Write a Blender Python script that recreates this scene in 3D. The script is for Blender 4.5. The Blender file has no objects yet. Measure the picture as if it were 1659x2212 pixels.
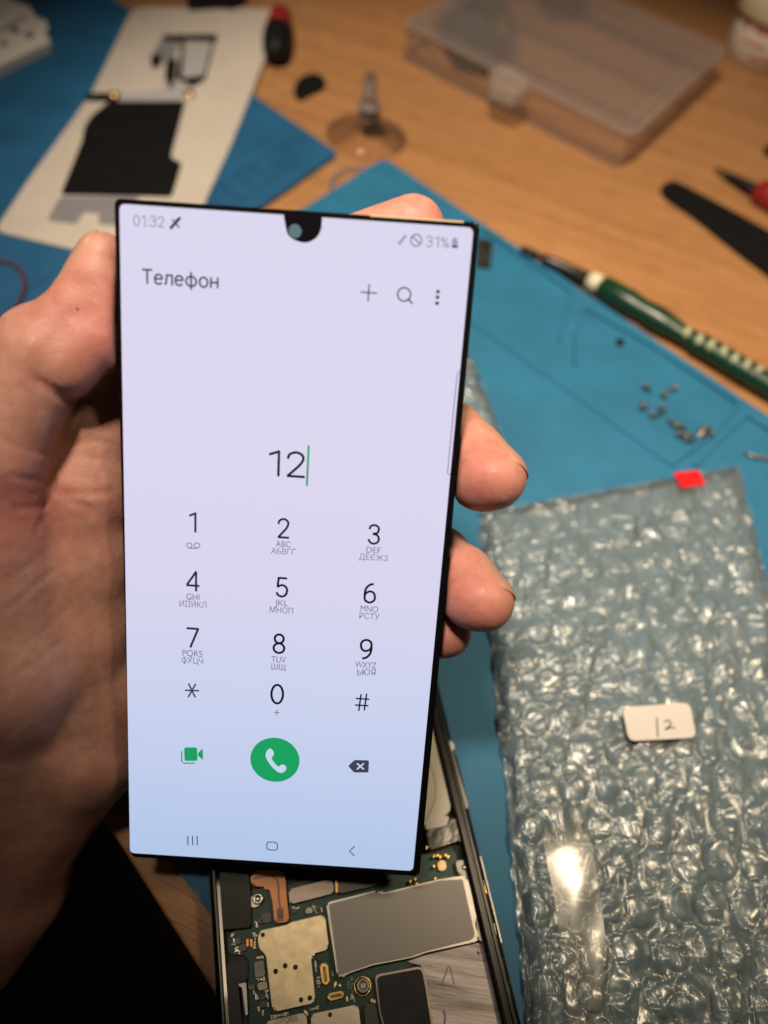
import bpy, bmesh, math, random
import numpy as np
from mathutils import Matrix, Vector

random.seed(4)
rng = np.random.default_rng(11)
sc = bpy.context.scene
C = sc.collection
U = 0.01                                   # everything below is written in centimetres

# ------------------------------------------------------------------ camera geometry
CX, CY, F = 829.5, 1106.0, 1662.0          # photograph measured on a 1659 x 2212 grid
HC = 22.0                                  # lens height over the desk, cm
RW = np.array([[0.98349006, 0.18096217, 0.0],
               [0.14742555, -0.80122582, 0.57991627],
               [0.10494291, -0.57034189, -0.81467608]])   # camera (right, down, forward) -> world
CAM = np.array([0, 0, HC])

def c2w(p):
    return np.asarray(p, float) @ RW.T + CAM
def CP(px, py, d):
    "camera-space point (cm) seen at px, py at depth d"
    return np.array([(px - CX) / F * d, (py - CY) / F * d, d])
def D(px, py, z=0.0):
    "point of the horizontal plane at height z seen at px, py"
    d = RW @ np.array([px - CX, py - CY, F])
    return CAM + d * ((z - HC) / d[2])

cd = bpy.data.cameras.new('camera')
cam = bpy.data.objects.new('camera', cd)
C.objects.link(cam)
m = Matrix.Identity(4)
for i in range(3):
    m[i][0] = RW[i, 0]; m[i][1] = -RW[i, 1]; m[i][2] = -RW[i, 2]
m[2][3] = HC * U
cam.matrix_world = m
cd.sensor_width = 36.0
cd.lens = 36.0 * F / 2212
cd.clip_start = 0.01
cd.clip_end = 50
cd.dof.use_dof = True
cd.dof.focus_distance = 0.172
cd.dof.aperture_fstop = cd.lens / 3.8
sc.camera = cam

# ------------------------------------------------------------------ light
w = bpy.data.worlds.new('World'); sc.world = w; w.use_nodes = True
bgn = w.node_tree.nodes['Background']
bgn.inputs[0].default_value = (1.0, 0.84, 0.66, 1)
bgn.inputs[1].default_value = 0.022

def lamp(name, loc, aim, power, radius, angle, blend, col):
    l = bpy.data.lights.new(name, 'SPOT')
    l.energy = power; l.shadow_soft_size = radius * U; l.color = col
    l.spot_size = math.radians(angle); l.spot_blend = blend
    o = bpy.data.objects.new(name, l); C.objects.link(o)
    o.location = Vector(loc) * U
    o.rotation_euler = (Vector(aim) - Vector(loc)).to_track_quat('-Z', 'Y').to_euler()
    return o
LAMP = (18.5, 16.0, 46.0)
lamp('desk_lamp', LAMP, (10, 20, 0), 5.8, 4.6, 60, 0.9, (1.0, 0.79, 0.52))
lamp('ceiling_lamp', (-14, 8, 75), (3, 32, 0), 35.0, 6.0, 44.5, 0.7, (1.0, 0.82, 0.63))

sc.view_settings.view_transform = 'Standard'
sc.view_settings.look = 'None'
sc.view_settings.exposure = 0.0
sc.view_settings.gamma = 1.0
sc.cycles.use_denoising = True
sc.cycles.max_bounces = 10
sc.cycles.transparent_max_bounces = 24
sc.cycles.caustics_reflective = False
sc.cycles.caustics_refractive = False
sc.cycles.sample_clamp_indirect = 4.0

# ------------------------------------------------------------------ materials
def s2l(r, g, b):
    f = lambda c: c / 12.92 if c <= .04045 else ((c + .055) / 1.055) ** 2.4
    return tuple(f(x / 255) for x in (r, g, b))

def mat(name, col, rough=.5, metal=0., spec=.5, var=0., vscale=200., bump=0., bscale=900., coat=0., stretch=None, trans=0., sss=0.):
    M = bpy.data.materials.new(name); M.use_nodes = True
    nt = M.node_tree; N = nt.nodes; L = nt.links
    b = N['Principled BSDF']
    b.inputs['Base Color'].default_value = (*col, 1)
    b.inputs['Roughness'].default_value = rough
    b.inputs['Metallic'].default_value = metal
    b.inputs['Specular IOR Level'].default_value = spec
    b.inputs['Coat Weight'].default_value = coat
    b.inputs['Transmission Weight'].default_value = trans
    if sss:
        b.inputs['Subsurface Weight'].default_value = sss
        b.inputs['Subsurface Radius'].default_value = (.004, .002, .001)
        b.inputs['Subsurface Scale'].default_value = 1
    if var or bump:
        tc = N.new('ShaderNodeTexCoord'); mp = N.new('ShaderNodeMapping')
        L.new(tc.outputs['Object'], mp.inputs[0])
        if stretch: 
            mp.inputs['Scale'].default_value = stretch[0]
            mp.inputs['Rotation'].default_value = (0, 0, stretch[1])
        if var:
            n = N.new('ShaderNodeTexNoise'); n.inputs['Scale'].default_value = vscale; n.inputs['Detail'].default_value = 6
            L.new(mp.outputs[0], n.inputs['Vector'])
            r = N.new('ShaderNodeValToRGB')
            r.color_ramp.elements[0].position = .3; r.color_ramp.elements[1].position = .7
            r.color_ramp.elements[0].color = (*[c * (1 - var) for c in col], 1)
            r.color_ramp.elements[1].color = (*[min(1, c * (1 + var)) for c in col], 1)
            L.new(n.outputs[0], r.inputs[0]); L.new(r.outputs[0], b.inputs['Base Color'])
            mr = N.new('ShaderNodeMapRange'); mr.inputs[3].default_value = rough * (1 - .3 * var); mr.inputs[4].default_value = min(1, rough * (1 + .5 * var))
            L.new(n.outputs[0], mr.inputs[0]); L.new(mr.outputs[0], b.inputs['Roughness'])
        if bump:
            n2 = N.new('ShaderNodeTexNoise'); n2.inputs['Scale'].default_value = bscale; n2.inputs['Detail'].default_value = 4
            L.new(mp.outputs[0], n2.inputs['Vector'])
            bp = N.new('ShaderNodeBump'); bp.inputs['Strength'].default_value = bump; bp.inputs['Distance'].default_value = .0004
            L.new(n2.outputs[0], bp.inputs['Height']); L.new(bp.outputs[0], b.inputs['Normal'])
    return M

def emat(name, col, s=1.0):
    M = bpy.data.materials.new(name); M.use_nodes = True
    b = M.node_tree.nodes['Principled BSDF']
    b.inputs['Base Color'].default_value = (.004, .004, .005, 1)
    b.inputs['Roughness'].default_value = .15
    b.inputs['Specular IOR Level'].default_value = .2
    b.inputs['Emission Color'].default_value = (*col, 1)
    b.inputs['Emission Strength'].default_value = s
    return M

def film(name, tint, milky, rough, ior=1.5, milk=(.8, .8, .75), gain=1.0, bump=0., bscale=400., sheen=0.):
    "clear plastic film: transparent + Fresnel gloss + a little milky scatter"
    M = bpy.data.materials.new(name); M.use_nodes = True
    nt = M.node_tree; N = nt.nodes; L = nt.links; N.remove(N['Principled BSDF'])
    out = N['Material Output']
    t = N.new('ShaderNodeBsdfTransparent'); t.inputs[0].default_value = (*tint, 1)
    d = N.new('ShaderNodeBsdfDiffuse'); d.inputs[0].default_value = (*milk, 1)
    tl = N.new('ShaderNodeBsdfTranslucent'); tl.inputs[0].default_value = (*milk, 1)
    md = N.new('ShaderNodeMixShader'); md.inputs[0].default_value = .4
    L.new(d.outputs[0], md.inputs[1]); L.new(tl.outputs[0], md.inputs[2])
    m1 = N.new('ShaderNodeMixShader'); m1.inputs[0].default_value = milky
    L.new(t.outputs[0], m1.inputs[1]); L.new(md.outputs[0], m1.inputs[2])
    g = N.new('ShaderNodeBsdfAnisotropic') if False else N.new('ShaderNodeBsdfGlossy')
    g.inputs['Roughness'].default_value = rough
    if sheen:
        g0 = g; g2 = N.new('ShaderNodeBsdfGlossy'); g2.inputs['Roughness'].default_value = sheen
        g = N.new('ShaderNodeMixShader'); g.inputs[0].default_value = .6
        L.new(g0.outputs[0], g.inputs[1]); L.new(g2.outputs[0], g.inputs[2])
    fr = N.new('ShaderNodeFresnel'); fr.inputs[0].default_value = ior
    mu = N.new('ShaderNodeMath'); mu.operation = 'MULTIPLY'; mu.inputs[1].default_value = gain; mu.use_clamp = True
    L.new(fr.outputs[0], mu.inputs[0])
    m2 = N.new('ShaderNodeMixShader'); L.new(mu.outputs[0], m2.inputs[0])
    L.new(m1.outputs[0], m2.inputs[1]); L.new(g.outputs[0], m2.inputs[2]); L.new(m2.outputs[0], out.inputs[0])
    if bump:
        tc = N.new('ShaderNodeTexCoord')
        n2 = N.new('ShaderNodeTexNoise'); n2.inputs['Scale'].default_value = bscale; n2.inputs['Detail'].default_value = 3
        L.new(tc.outputs['Object'], n2.inputs['Vector'])
        bp = N.new('ShaderNodeBump'); bp.inputs['Strength'].default_value = bump; bp.inputs['Distance'].default_value = .0006
        L.new(n2.outputs[0], bp.inputs['Height'])
        L.new(bp.outputs[0], (g0 if sheen else g).inputs['Normal']); L.new(bp.outputs[0], fr.inputs['Normal'])
    return M

# ------------------------------------------------------------------ mesh helpers
WM = {}
def world_of(o):
    while o.name not in WM: o = o.parent
    return WM[o.name]

def add(name, V, Fc, material, parent=None, smooth=False, local=False, mats=None, midx=None):
    V = np.asarray(V, float) * U
    if parent is not None and not local:
        inv = np.array(world_of(parent).inverted())
        V = V @ inv[:3, :3].T + inv[:3, 3]
    me = bpy.data.meshes.new(name)
    me.from_pydata(V.tolist(), [], [list(map(int, f)) for f in Fc])
    o = bpy.data.objects.new(name, me); C.objects.link(o)
    for mm in (mats or [material]): me.materials.append(mm)
    if midx is not None: me.polygons.foreach_set('material_index', np.asarray(midx, dtype=np.int32))
    if smooth: me.polygons.foreach_set('use_smooth', np.ones(len(me.polygons), dtype=bool))
    if parent is not None: o.parent = parent
    else: WM[o.name] = Matrix.Identity(4)
    me.update()
    return o

def from_bm(name, bm, material, parent=None, smooth=False, local=False):
    bmesh.ops.recalc_face_normals(bm, faces=bm.faces)
    bm.verts.index_update()
    V = [v.co[:] for v in bm.verts]; Fc = [[v.index for v in f.verts] for f in bm.faces]
    bm.free()
    return add(name, V, Fc, material, parent, smooth, local)

def thing(name, label, cat, loc, group=None, M=None):
    o = bpy.data.objects.new(name, None); C.objects.link(o)
    o.empty_display_size = .01
    mw = Matrix.Translation(Vector(loc) * U)
    if M is not None: mw = mw @ M
    o.matrix_world = mw; WM[o.name] = mw
    return tag(o, label, cat, group)
def tag(o, label, cat, group=None):
    o['label'] = label; o['category'] = cat
    if group: o['group'] = group
    return o
def kind(o, k):
    o['kind'] = k
    return o

def rounded(P, r, n=4):
    "round the corners of a 2-D polygon"
    P = [np.asarray(p, float)[:2] for p in P]; out = []
    for i, p in enumerate(P):
        a, b = P[i - 1] - p, P[(i + 1) % len(P)] - p
        la, lb = np.linalg.norm(a), np.linalg.norm(b)
        rr = min(r, la * .45, lb * .45)
        s, e = p + a / la * rr, p + b / lb * rr
        for k in range(n + 1):
            t = k / n
            out.append((1 - t) ** 2 * s + 2 * t * (1 - t) * p + t * t * e)
    return out

def prism_bm(P, z0, z1, bev=0., seg=2, bm=None):
    bm = bm or bmesh.new()
    top = [bm.verts.new((p[0], p[1], z1)) for p in P]
    bot = [bm.verts.new((p[0], p[1], z0)) for p in P]
    n = len(P)
    f = bm.faces.new(top); bm.faces.new(bot[::-1])
    for i in range(n):
        bm.faces.new((top[i], bot[i], bot[(i + 1) % n], top[(i + 1) % n]))
    if bev:
        bmesh.ops.bevel(bm, geom=list(f.edges), offset=bev, segments=seg, affect='EDGES', profile=.6)
    return bm

def slab(name, px, z0, z1, material, parent=None, r=0., bev=0., smooth=False):
    "a prism whose top outline is seen at the listed photograph points"
    P = [D(x, y, z1)[:2] for x, y in px]
    if r: P = rounded(P, r)
    return from_bm(name, prism_bm(P, z0, z1, bev), material, parent, smooth)

def ribbon(P, wd, z0, z1, closed=False, bm=None):
    "a flat strip of constant width along a 2-D polyline"
    bm = bm or bmesh.new()
    P = np.array([np.asarray(p, float)[:2] for p in P]); n = len(P)
    prev = np.roll(P, 1, 0) if closed else np.vstack([P[:1], P[:-1]])
    nxt = np.roll(P, -1, 0) if closed else np.vstack([P[1:], P[-1:]])
    t = nxt - prev; t /= np.linalg.norm(t, axis=1)[:, None] + 1e-12
    nn = np.stack([-t[:, 1], t[:, 0]], 1) * wd / 2
    rows = []
    for i in range(n):
        a, b = P[i] + nn[i], P[i] - nn[i]
        rows.append([bm.verts.new((*a, z0)), bm.verts.new((*a, z1)), bm.verts.new((*b, z1)), bm.verts.new((*b, z0))])
    for i in range(n if closed else n - 1):
        A, B = rows[i], rows[(i + 1) % n]
        for k in range(4):
            bm.faces.new((A[k], A[(k + 1) % 4], B[(k + 1) % 4], B[k]))
    if not closed:
        bm.faces.new(rows[0][::-1]); bm.faces.new(rows[-1])
    return bm

def smooth_line(P, n=6, closed=False):
    "Catmull-Rom through the points"
    P = [np.asarray(p, float) for p in P]; out = []; N = len(P)
    for i in range(N if closed else N - 1):
        g = lambda k: P[k % N] if closed else P[min(max(k, 0), N - 1)]
        a, b, c, d = g(i - 1), g(i), g(i + 1), g(i + 2)
        for k in range(n):
            t = k / n
            out.append(.5 * ((2 * b) + (c - a) * t + (2 * a - 5 * b + 4 * c - d) * t * t + (3 * b - a - 3 * c + d) * t ** 3))
    if not closed: out.append(P[-1])
    return out

def tube_vf(P, R, n=12, cap=True, squash=1.0, up=(0, 0, 1)):
    P = [np.asarray(p, float) for p in P]; V = []; Fc = []
    R = np.broadcast_to(R, (len(P),))
    for i, p in enumerate(P):
        t = P[min(i + 1, len(P) - 1)] - P[max(i - 1, 0)]; t = t / np.linalg.norm(t)
        a = np.cross(t, up); a = a / (np.linalg.norm(a) + 1e-9); b = np.cross(a, t)
        for k in range(n):
            th = 2 * math.pi * k / n
            V.append(p + R[i] * (math.cos(th) * a + squash * math.sin(th) * b))
    for i in range(len(P) - 1):
        for k in range(n):
            Fc.append((i * n + k, i * n + (k + 1) % n, (i + 1) * n + (k + 1) % n, (i + 1) * n + k))
    if cap:
        Fc.append(tuple(range(n))[::-1]); Fc.append(tuple((len(P) - 1) * n + k for k in range(n)))
    return V, Fc
def tube(name, P, R, material, parent=None, n=12, squash=1.0, smooth=True):
    V, Fc = tube_vf(P, R, n, True, squash)
    return add(name, V, Fc, material, parent, smooth)
def lathe(name, c, prof, material, parent=None, n=36, smooth=True):
    "profile of (radius, height) turned about the vertical through c"
    V = []; Fc = []
    for r, z in prof:
        for k in range(n):
            th = 2 * math.pi * k / n
            V.append((c[0] + r * math.cos(th), c[1] + r * math.sin(th), z))
    for i in range(len(prof) - 1):
        for k in range(n):
            Fc.append((i * n + k, i * n + (k + 1) % n, (i + 1) * n + (k + 1) % n, (i + 1) * n + k))
    return add(name, V, Fc, material, parent, smooth)
def along(a, b, prof):
    "points and radii for a body of revolution along a-b, prof of (t, radius)"
    a, b = np.asarray(a, float), np.asarray(b, float)
    return [a + (b - a) * t for t, r in prof], [r for t, r in prof]

def text_vf(s, off=0.0):
    cu = bpy.data.curves.new('text', 'FONT'); cu.body = s; cu.size = 1.0; cu.offset = off; cu.resolution_u = 6
    ob = bpy.data.objects.new('text', cu); C.objects.link(ob)
    dg = bpy.context.evaluated_depsgraph_get()
    me = bpy.data.meshes.new_from_object(ob.evaluated_get(dg))
    V = np.array([v.co[:] for v in me.vertices]); Fc = [list(p.vertices) for p in me.polygons]
    bpy.data.objects.remove(ob); bpy.data.curves.remove(cu); bpy.data.meshes.remove(me)
    return V, Fc

LAT = rng.random((8, 128, 128))
def vnoise(x, y, k=0):
    xi, yi = np.floor(x).astype(int), np.floor(y).astype(int)
    fx, fy = x - xi, y - yi
    fx = fx ** 3 * (fx * (fx * 6 - 15) + 10); fy = fy ** 3 * (fy * (fy * 6 - 15) + 10)
    g = lambda i, j: LAT[k % 8][i % 128, j % 128]
    return (g(xi, yi) * (1 - fx) + g(xi + 1, yi) * fx) * (1 - fy) + (g(xi, yi + 1) * (1 - fx) + g(xi + 1, yi + 1) * fx) * fy

# ------------------------------------------------------------------ setting: desk, floor
def wood(name, ang):
    M = bpy.data.materials.new(name); M.use_nodes = True
    nt = M.node_tree; N = nt.nodes; L = nt.links; b = N['Principled BSDF']
    tc = N.new('ShaderNodeTexCoord'); mp = N.new('ShaderNodeMapping')
    mp.inputs['Rotation'].default_value = (0, 0, -ang)
    L.new(tc.outputs['Object'], mp.inputs[0])
    mp2 = N.new('ShaderNodeMapping'); mp2.inputs['Scale'].default_value = (4, 60, 60)
    L.new(mp.outputs[0], mp2.inputs[0])
    n = N.new('ShaderNodeTexNoise'); n.inputs['Scale'].default_value = 1.6; n.inputs['Detail'].default_value = 8; n.inputs['Distortion'].default_value = .4
    L.new(mp2.outputs[0], n.inputs['Vector'])
    r = N.new('ShaderNodeValToRGB'); e = r.color_ramp.elements
    e[0].position = .28; e[0].color = (.31, .150, .060, 1); e[1].position = .72; e[1].color = (.42, .215, .090, 1)
    L.new(n.outputs[0], r.inputs[0])
    mp3 = N.new('ShaderNodeMapping'); mp3.inputs['Scale'].default_value = (60, 1400, 900)
    L.new(mp.outputs[0], mp3.inputs[0])
    n3 = N.new('ShaderNodeTexNoise'); n3.inputs['Scale'].default_value = 1.0; n3.inputs['Detail'].default_value = 3
    L.new(mp3.outputs[0], n3.inputs['Vector'])
    r3 = N.new('ShaderNodeValToRGB'); r3.color_ramp.elements[0].position = .32; r3.color_ramp.elements[0].color = (.42, .36, .30, 1)
    r3.color_ramp.elements[1].position = .5; r3.color_ramp.elements[1].color = (1, 1, 1, 1)
    L.new(n3.outputs[0], r3.inputs[0])
    mx = N.new('ShaderNodeMix'); mx.data_type = 'RGBA'; mx.blend_type = 'MULTIPLY'; mx.inputs[0].default_value = .6
    L.new(r.outputs[0], mx.inputs[6]); L.new(r3.outputs[0], mx.inputs[7]); L.new(mx.outputs[2], b.inputs['Base Color'])
    b.inputs['Roughness'].default_value = .5; b.inputs['Specular IOR Level'].default_value = .35
    bp = N.new('ShaderNodeBump'); bp.inputs['Strength'].default_value = .15; bp.inputs['Distance'].default_value = .0003
    L.new(n3.outputs[0], bp.inputs['Height']); L.new(bp.outputs[0], b.inputs['Normal'])
    return M

M_wood = wood('beech laminate', math.atan2(-1.35, 4.7))
e0, e1 = D(285, 1864), D(457, 2134)
ed = (e1 - e0)[:2]; ed /= np.linalg.norm(ed); en = np.array([-ed[1], ed[0]])
a = e0[:2] - ed * 60; b_ = e0[:2] + ed * 60
desk = from_bm('desk', prism_bm([a, b_, b_ + en * 130, a + en * 130], -2.2, 0, .12, 3), M_wood)
kind(desk, 'structure'); desk['label'] = 'light beech laminate desk top with a rounded front edge'
M_floor = mat('dark carpet', (.018, .011, .010), .95, var=.5, vscale=60, bump=.6, bscale=500)
fl = add('floor', [(-300, -300, -72), (300, -300, -72), (300, 300, -72), (-300, 300, -72)], [(0, 1, 2, 3)], M_floor)
kind(fl, 'structure'); fl['label'] = 'dark floor below the desk edge'

# ------------------------------------------------------------------ silicone mats
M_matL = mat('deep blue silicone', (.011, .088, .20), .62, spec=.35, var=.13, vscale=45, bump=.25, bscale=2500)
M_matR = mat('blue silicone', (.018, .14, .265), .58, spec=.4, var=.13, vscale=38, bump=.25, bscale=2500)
MZ = .25
def quad_from(p, d1, l1, d2, l2):
    return [p, p + d1 * l1, p + d1 * l1 + d2 * l2, p + d2 * l2]
def unit(v):
    v = np.asarray(v, float)[:2]; return v / np.linalg.norm(v)
p = D(730, 330, MZ)[:2]
u1 = unit(D(250, 0, MZ)[:2] - p); u2 = unit(D(570, 442, MZ)[:2] - p)
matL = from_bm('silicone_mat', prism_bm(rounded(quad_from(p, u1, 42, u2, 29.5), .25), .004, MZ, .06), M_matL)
tag(matL, 'darker blue silicone mat under the long white sheet, its corner pointing at the suction cup', 'mat')
def ridge_pts(name, px, wd, z, h, material, parent, closed=False):
    return from_bm(name, ribbon([D(x, y, z)[:2] for x, y in px], wd, z - .02, z + h, closed), material, parent)
def lp(s, t): return p + u1 * s + u2 * t
bm = bmesh.new()
for k in range(7):
    ribbon([lp(1.0 + .0 * k, 1.0 + k * 1.15), lp(1.0, 1.95 + k * 1.15), lp(2.6, 1.95 + k * 1.15), lp(2.6, 1.0 + k * 1.15)], .07, MZ - .01, MZ + .035, True, bm)
from_bm('embossed_scale', bm, M_matL, matL)
bm = bmesh.new()
ribbon([lp(3.5, .9), lp(3.5, 29)], .1, MZ - .01, MZ + .03, False, bm)
ribbon([lp(3.5, 4.5), lp(40, 4.5)], .1, MZ - .01, MZ + .03, False, bm)
ribbon([lp(22, 4.5), lp(22, 29)], .1, MZ - .01, MZ + .03, False, bm)
from_bm('divider_ridge', bm, M_matL, matL)

p = D(830, 340, MZ)[:2]
v1 = unit(D(1655, 895, MZ)[:2] - p); v2 = unit(D(655, 450, MZ)[:2] - p)
low = D(410, 1916, MZ)[:2]
# length along v2 that reaches the near edge
A2 = np.array([v2, -v1]).T
tt, ss = np.linalg.solve(A2, low - p)
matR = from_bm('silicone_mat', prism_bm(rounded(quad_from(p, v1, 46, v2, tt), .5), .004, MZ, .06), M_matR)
tag(matR, 'brighter blue silicone mat with shallow parts trays under the opened phone', 'mat')
bm = bmesh.new()
def rp(P, wd=.13, h=.13, closed=False):
    ribbon([D(x, y, MZ)[:2] for x, y in P], wd, MZ - .01, MZ + h, closed, bm)
rp([(1045, 500), (1140, 567), (1228, 628), (1236, 640), (1207, 738)])
rp([(1262, 668), (1400, 745), (1585, 868), (1592, 882), (1540, 940), (1450, 1004)])
rp([(1262, 668), (1245, 720), (1242, 790)])
rp([(1000, 683), (1240, 852), (1470, 1018), (1500, 1040)], .2, .06)
rp([(1690, 950), (1615, 902), (1603, 905), (1545, 960), (1500, 1010)])
from_bm('tray_rim', bm, M_matR, matR)
cc = D(790, 405, MZ)[:2]
bm = ribbon([cc + 1.7 * np.array([math.cos(t), math.sin(t)]) for t in np.linspace(0, 6.283, 49)[:-1]], .08, MZ - .01, MZ + .04, True)
from_bm('magnet_ring', bm, M_matR, matR)

# ------------------------------------------------------------------ things on the back of the desk
M_white = mat('white backing', (.47, .43, .385), .75, var=.04, vscale=60)
M_black = mat('black graphite film', (.005, .005, .006), .7, spec=.12, var=.2, vscale=80)
M_bplas = mat('black plastic', (.006, .006, .007), .55, spec=.2)
M_grey = mat('grey foil', (.30, .30, .33), .45, metal=.4)
M_lgrey = mat('light grey foil', (.50, .50, .52), .4, metal=.3)
M_gold = mat('gold contact', (.80, .52, .18), .25, metal=1.)
M_steel = mat('bright steel', (.62, .60, .57), .28, metal=1.)

sheet = slab('backing_sheet', [(285, 20), (320, 15), (612, 19), (575, 120), (500, 310), (445, 430), (400, 570), (165, 540), (-12, 498), (60, 390), (195, 205)], MZ + .004, MZ + .07, M_white, None, .5, .03)
tag(sheet, 'long off-white backing sheet lying across the darker blue mat', 'sheet')
def h1(P): return [(x * .5, y * .5) for x, y in P]
ZS = MZ + .075
asm = thing('screen_backing_film', 'black graphite film with grey flex board lying on the white sheet', 'film', (*D(270, 310, ZS)[:2], ZS))
slab('film', h1([(262, 838), (355, 605), (365, 545), (400, 495), (470, 438), (800, 436), (738, 670), (745, 685), (785, 702), (742, 847)]), ZS, ZS + .05, M_black, asm, .2, .015)
slab('foil_tail', h1([(258, 850), (205, 950), (330, 965), (362, 912), (428, 920), (425, 965), (540, 975), (600, 850)]), ZS, ZS + .04, M_grey, asm, .15, .01)
slab('foil_strip', h1([(525, 404), (700, 388), (712, 345), (835, 350), (828, 400), (802, 430), (515, 432)]), ZS, ZS + .045, M_lgrey, asm, .1, .01)
slab('flex_bar', h1([(372, 404), (520, 398), (508, 434), (368, 430)]), ZS, ZS + .09, M_bplas, asm, .1, .02)
for q in ((492, 410), (818, 404)):
    c = D(q[0] * .5, q[1] * .5, ZS + .1); lathe('contact', c, [(0, ZS), (.28, ZS), (.28, ZS + .14), (.15, ZS + .2), (0, ZS + .2)], M_gold, asm, 14)
bd = slab('flex_board', h1([(702, 150), (942, 148), (925, 190), (885, 340), (832, 372), (775, 345), (760, 335), (790, 180), (700, 170)]), ZS, ZS + .08, M_bplas, asm, .1, .02)
slab('board_shield', h1([(800, 176), (918, 180), (880, 322), (786, 335)]), ZS + .085, ZS + .16, M_lgrey, bd, .12, .02)
slab('flex_tab', h1([(690, 176), (770, 172), (750, 260), (660, 268), (650, 250)]), ZS, ZS + .06, M_grey, asm, .1, .015)
slab('dark_clip', h1([(650, 240), (700, 232), (690, 280), (655, 285)]), ZS, ZS + .13, M_bplas, asm, .08, .02)
slab('dark_clip', h1([(718, 262), (765, 250), (752, 345), (740, 385), (712, 330)]), ZS + .003, ZS + .11, M_bplas, asm, .08, .02)
slab('contact', h1([(775, 180), (795, 180), (792, 205), (772, 205)]), ZS + .085, ZS + .13, mat('olive pad', (.16, .17, .02), .5), bd, .05)

# folded white packet in the far corner
M_paper = mat('white paper', (.64, .60, .55), .8, var=.06, vscale=40)
pk = thing('paper_packet', 'folded white paper packet with faint blue print at the mat corner', 'packet', (*D(40, 80)[:2], MZ))
slab('lower_fold', [(-60, -20), (62, 12), (78, 38), (100, 44), (104, 62), (97, 72), (110, 90), (0, 142), (-70, 175)], MZ + .004, MZ + .5, M_paper, pk, .12, .02, False)
slab('upper_fold', [(-60, -40), (30, 0), (54, 28), (20, 50), (-60, 88)], MZ + .51, MZ + .75, M_paper, pk, .12, .02)
M_ink = mat('blue print', (.10, .13, .24), .8)
bm = bmesh.new()
for q in ([(18, 62), (32, 56), (46, 66), (32, 74)], [(50, 72), (66, 66), (76, 78), (62, 84)], [(0, 92), (14, 86), (20, 94), (4, 102)]):
    prism_bm([D(x, y, MZ + .51)[:2] for x, y in q], MZ + .47, MZ + .506, 0, 2, bm)
from_bm('print', bm, M_ink, pk)

# red and black tool handle sticking out from under the sheet
th = thing('tool_handle', 'red and black tool handle poking out beyond the white sheet', 'tool', D(608, 70))
A_, B_ = D(607, 30, .8), D(594, 120, .8)
P, R = along(A_, B_, [(0, .4), (.06, .65), (.38, .8), (.42, .7)]); tube('red_grip', P, R, mat('red rubber', (.24, .008, .008), .45), th, 20)
P, R = along(A_, B_, [(.415, .7), (.45, .82), (.6, .86), (.85, .75), (.96, .55), (1, .2)]); tube('black_grip', P, R, M_bplas, th, 20)
ob = slab('black_case', [(400, -30), (540, -30), (505, 8), (478, 4), (404, 9)], .004, .7, M_bplas, None, .3, .1)
tag(ob, 'black object at the top edge of the picture behind the white sheet', 'case')

M_clear = film('cloudy clear plastic', (.9, .88, .86), .12, .22, 1.45, (.62, .58, .56))
dish = lathe('plastic_dish', D(688, -78), [(0, .06), (3.6, .06), (3.9, .3), (4.1, 1.6), (4.2, 1.6), (4.0, .2), (3.7, .004), (0, .004)], M_clear, None, 48)
tag(dish, 'round cloudy plastic dish cut off by the top of the picture', 'dish')

pick = slab('opening_pick', h1([(1268, 400), (1272, 368), (1300, 330), (1350, 313), (1393, 325), (1412, 358), (1390, 386), (1335, 408), (1292, 432)]), .004, .16, M_bplas, None, .35, .04)
tag(pick, 'small black half-round opening pick lying on the wood', 'pick')

# suction cup
M_suck = film('smoky clear rubber', (.99, .97, .96), .022, .10, 1.4, (.45, .35, .30), .55)
sc_c = D(792, 295)
cup = thing('suction_cup', 'smoky clear suction cup with a grey pull tab beside the pick', 'suction cup', sc_c)
lathe('cup', sc_c, [(2.15, .01), (2.15, .08), (1.9, .28), (1.3, .55), (.7, .75), (.55, 1.0), (0, 1.05), (0, .9), (.45, .7), (1.2, .42), (1.9, .14), (2.1, .02)], M_suck, cup, 40)
lathe('neck', sc_c, [(.5, 1.0), (.42, 1.3), (.6, 1.5), (.6, 1.7), (0, 1.75)], mat('grey knob', (.16, .13, .12), .65, spec=.25), cup, 24)
a1 = sc_c + np.array([0, 0, 1.5]); a2 = D(800, 160, 2.4)
tube('pull_tab', [a1, a1 * .5 + a2 * .5 + [0, 0, .15], a2], [.42, .36, .30], film('grey clear tab', (.7, .65, .62), .4, .4, 1.4, (.30, .26, .24), .4), cup, 14, .5)
0 and tube('metal_ring', [sc_c + np.array([.75 * math.cos(t) - .6, .55 * math.sin(t) + .1, 1.15 + .25 * math.sin(t)]) for t in np.linspace(0, 6.28, 25)], .07, M_steel, cup, 8)

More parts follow.
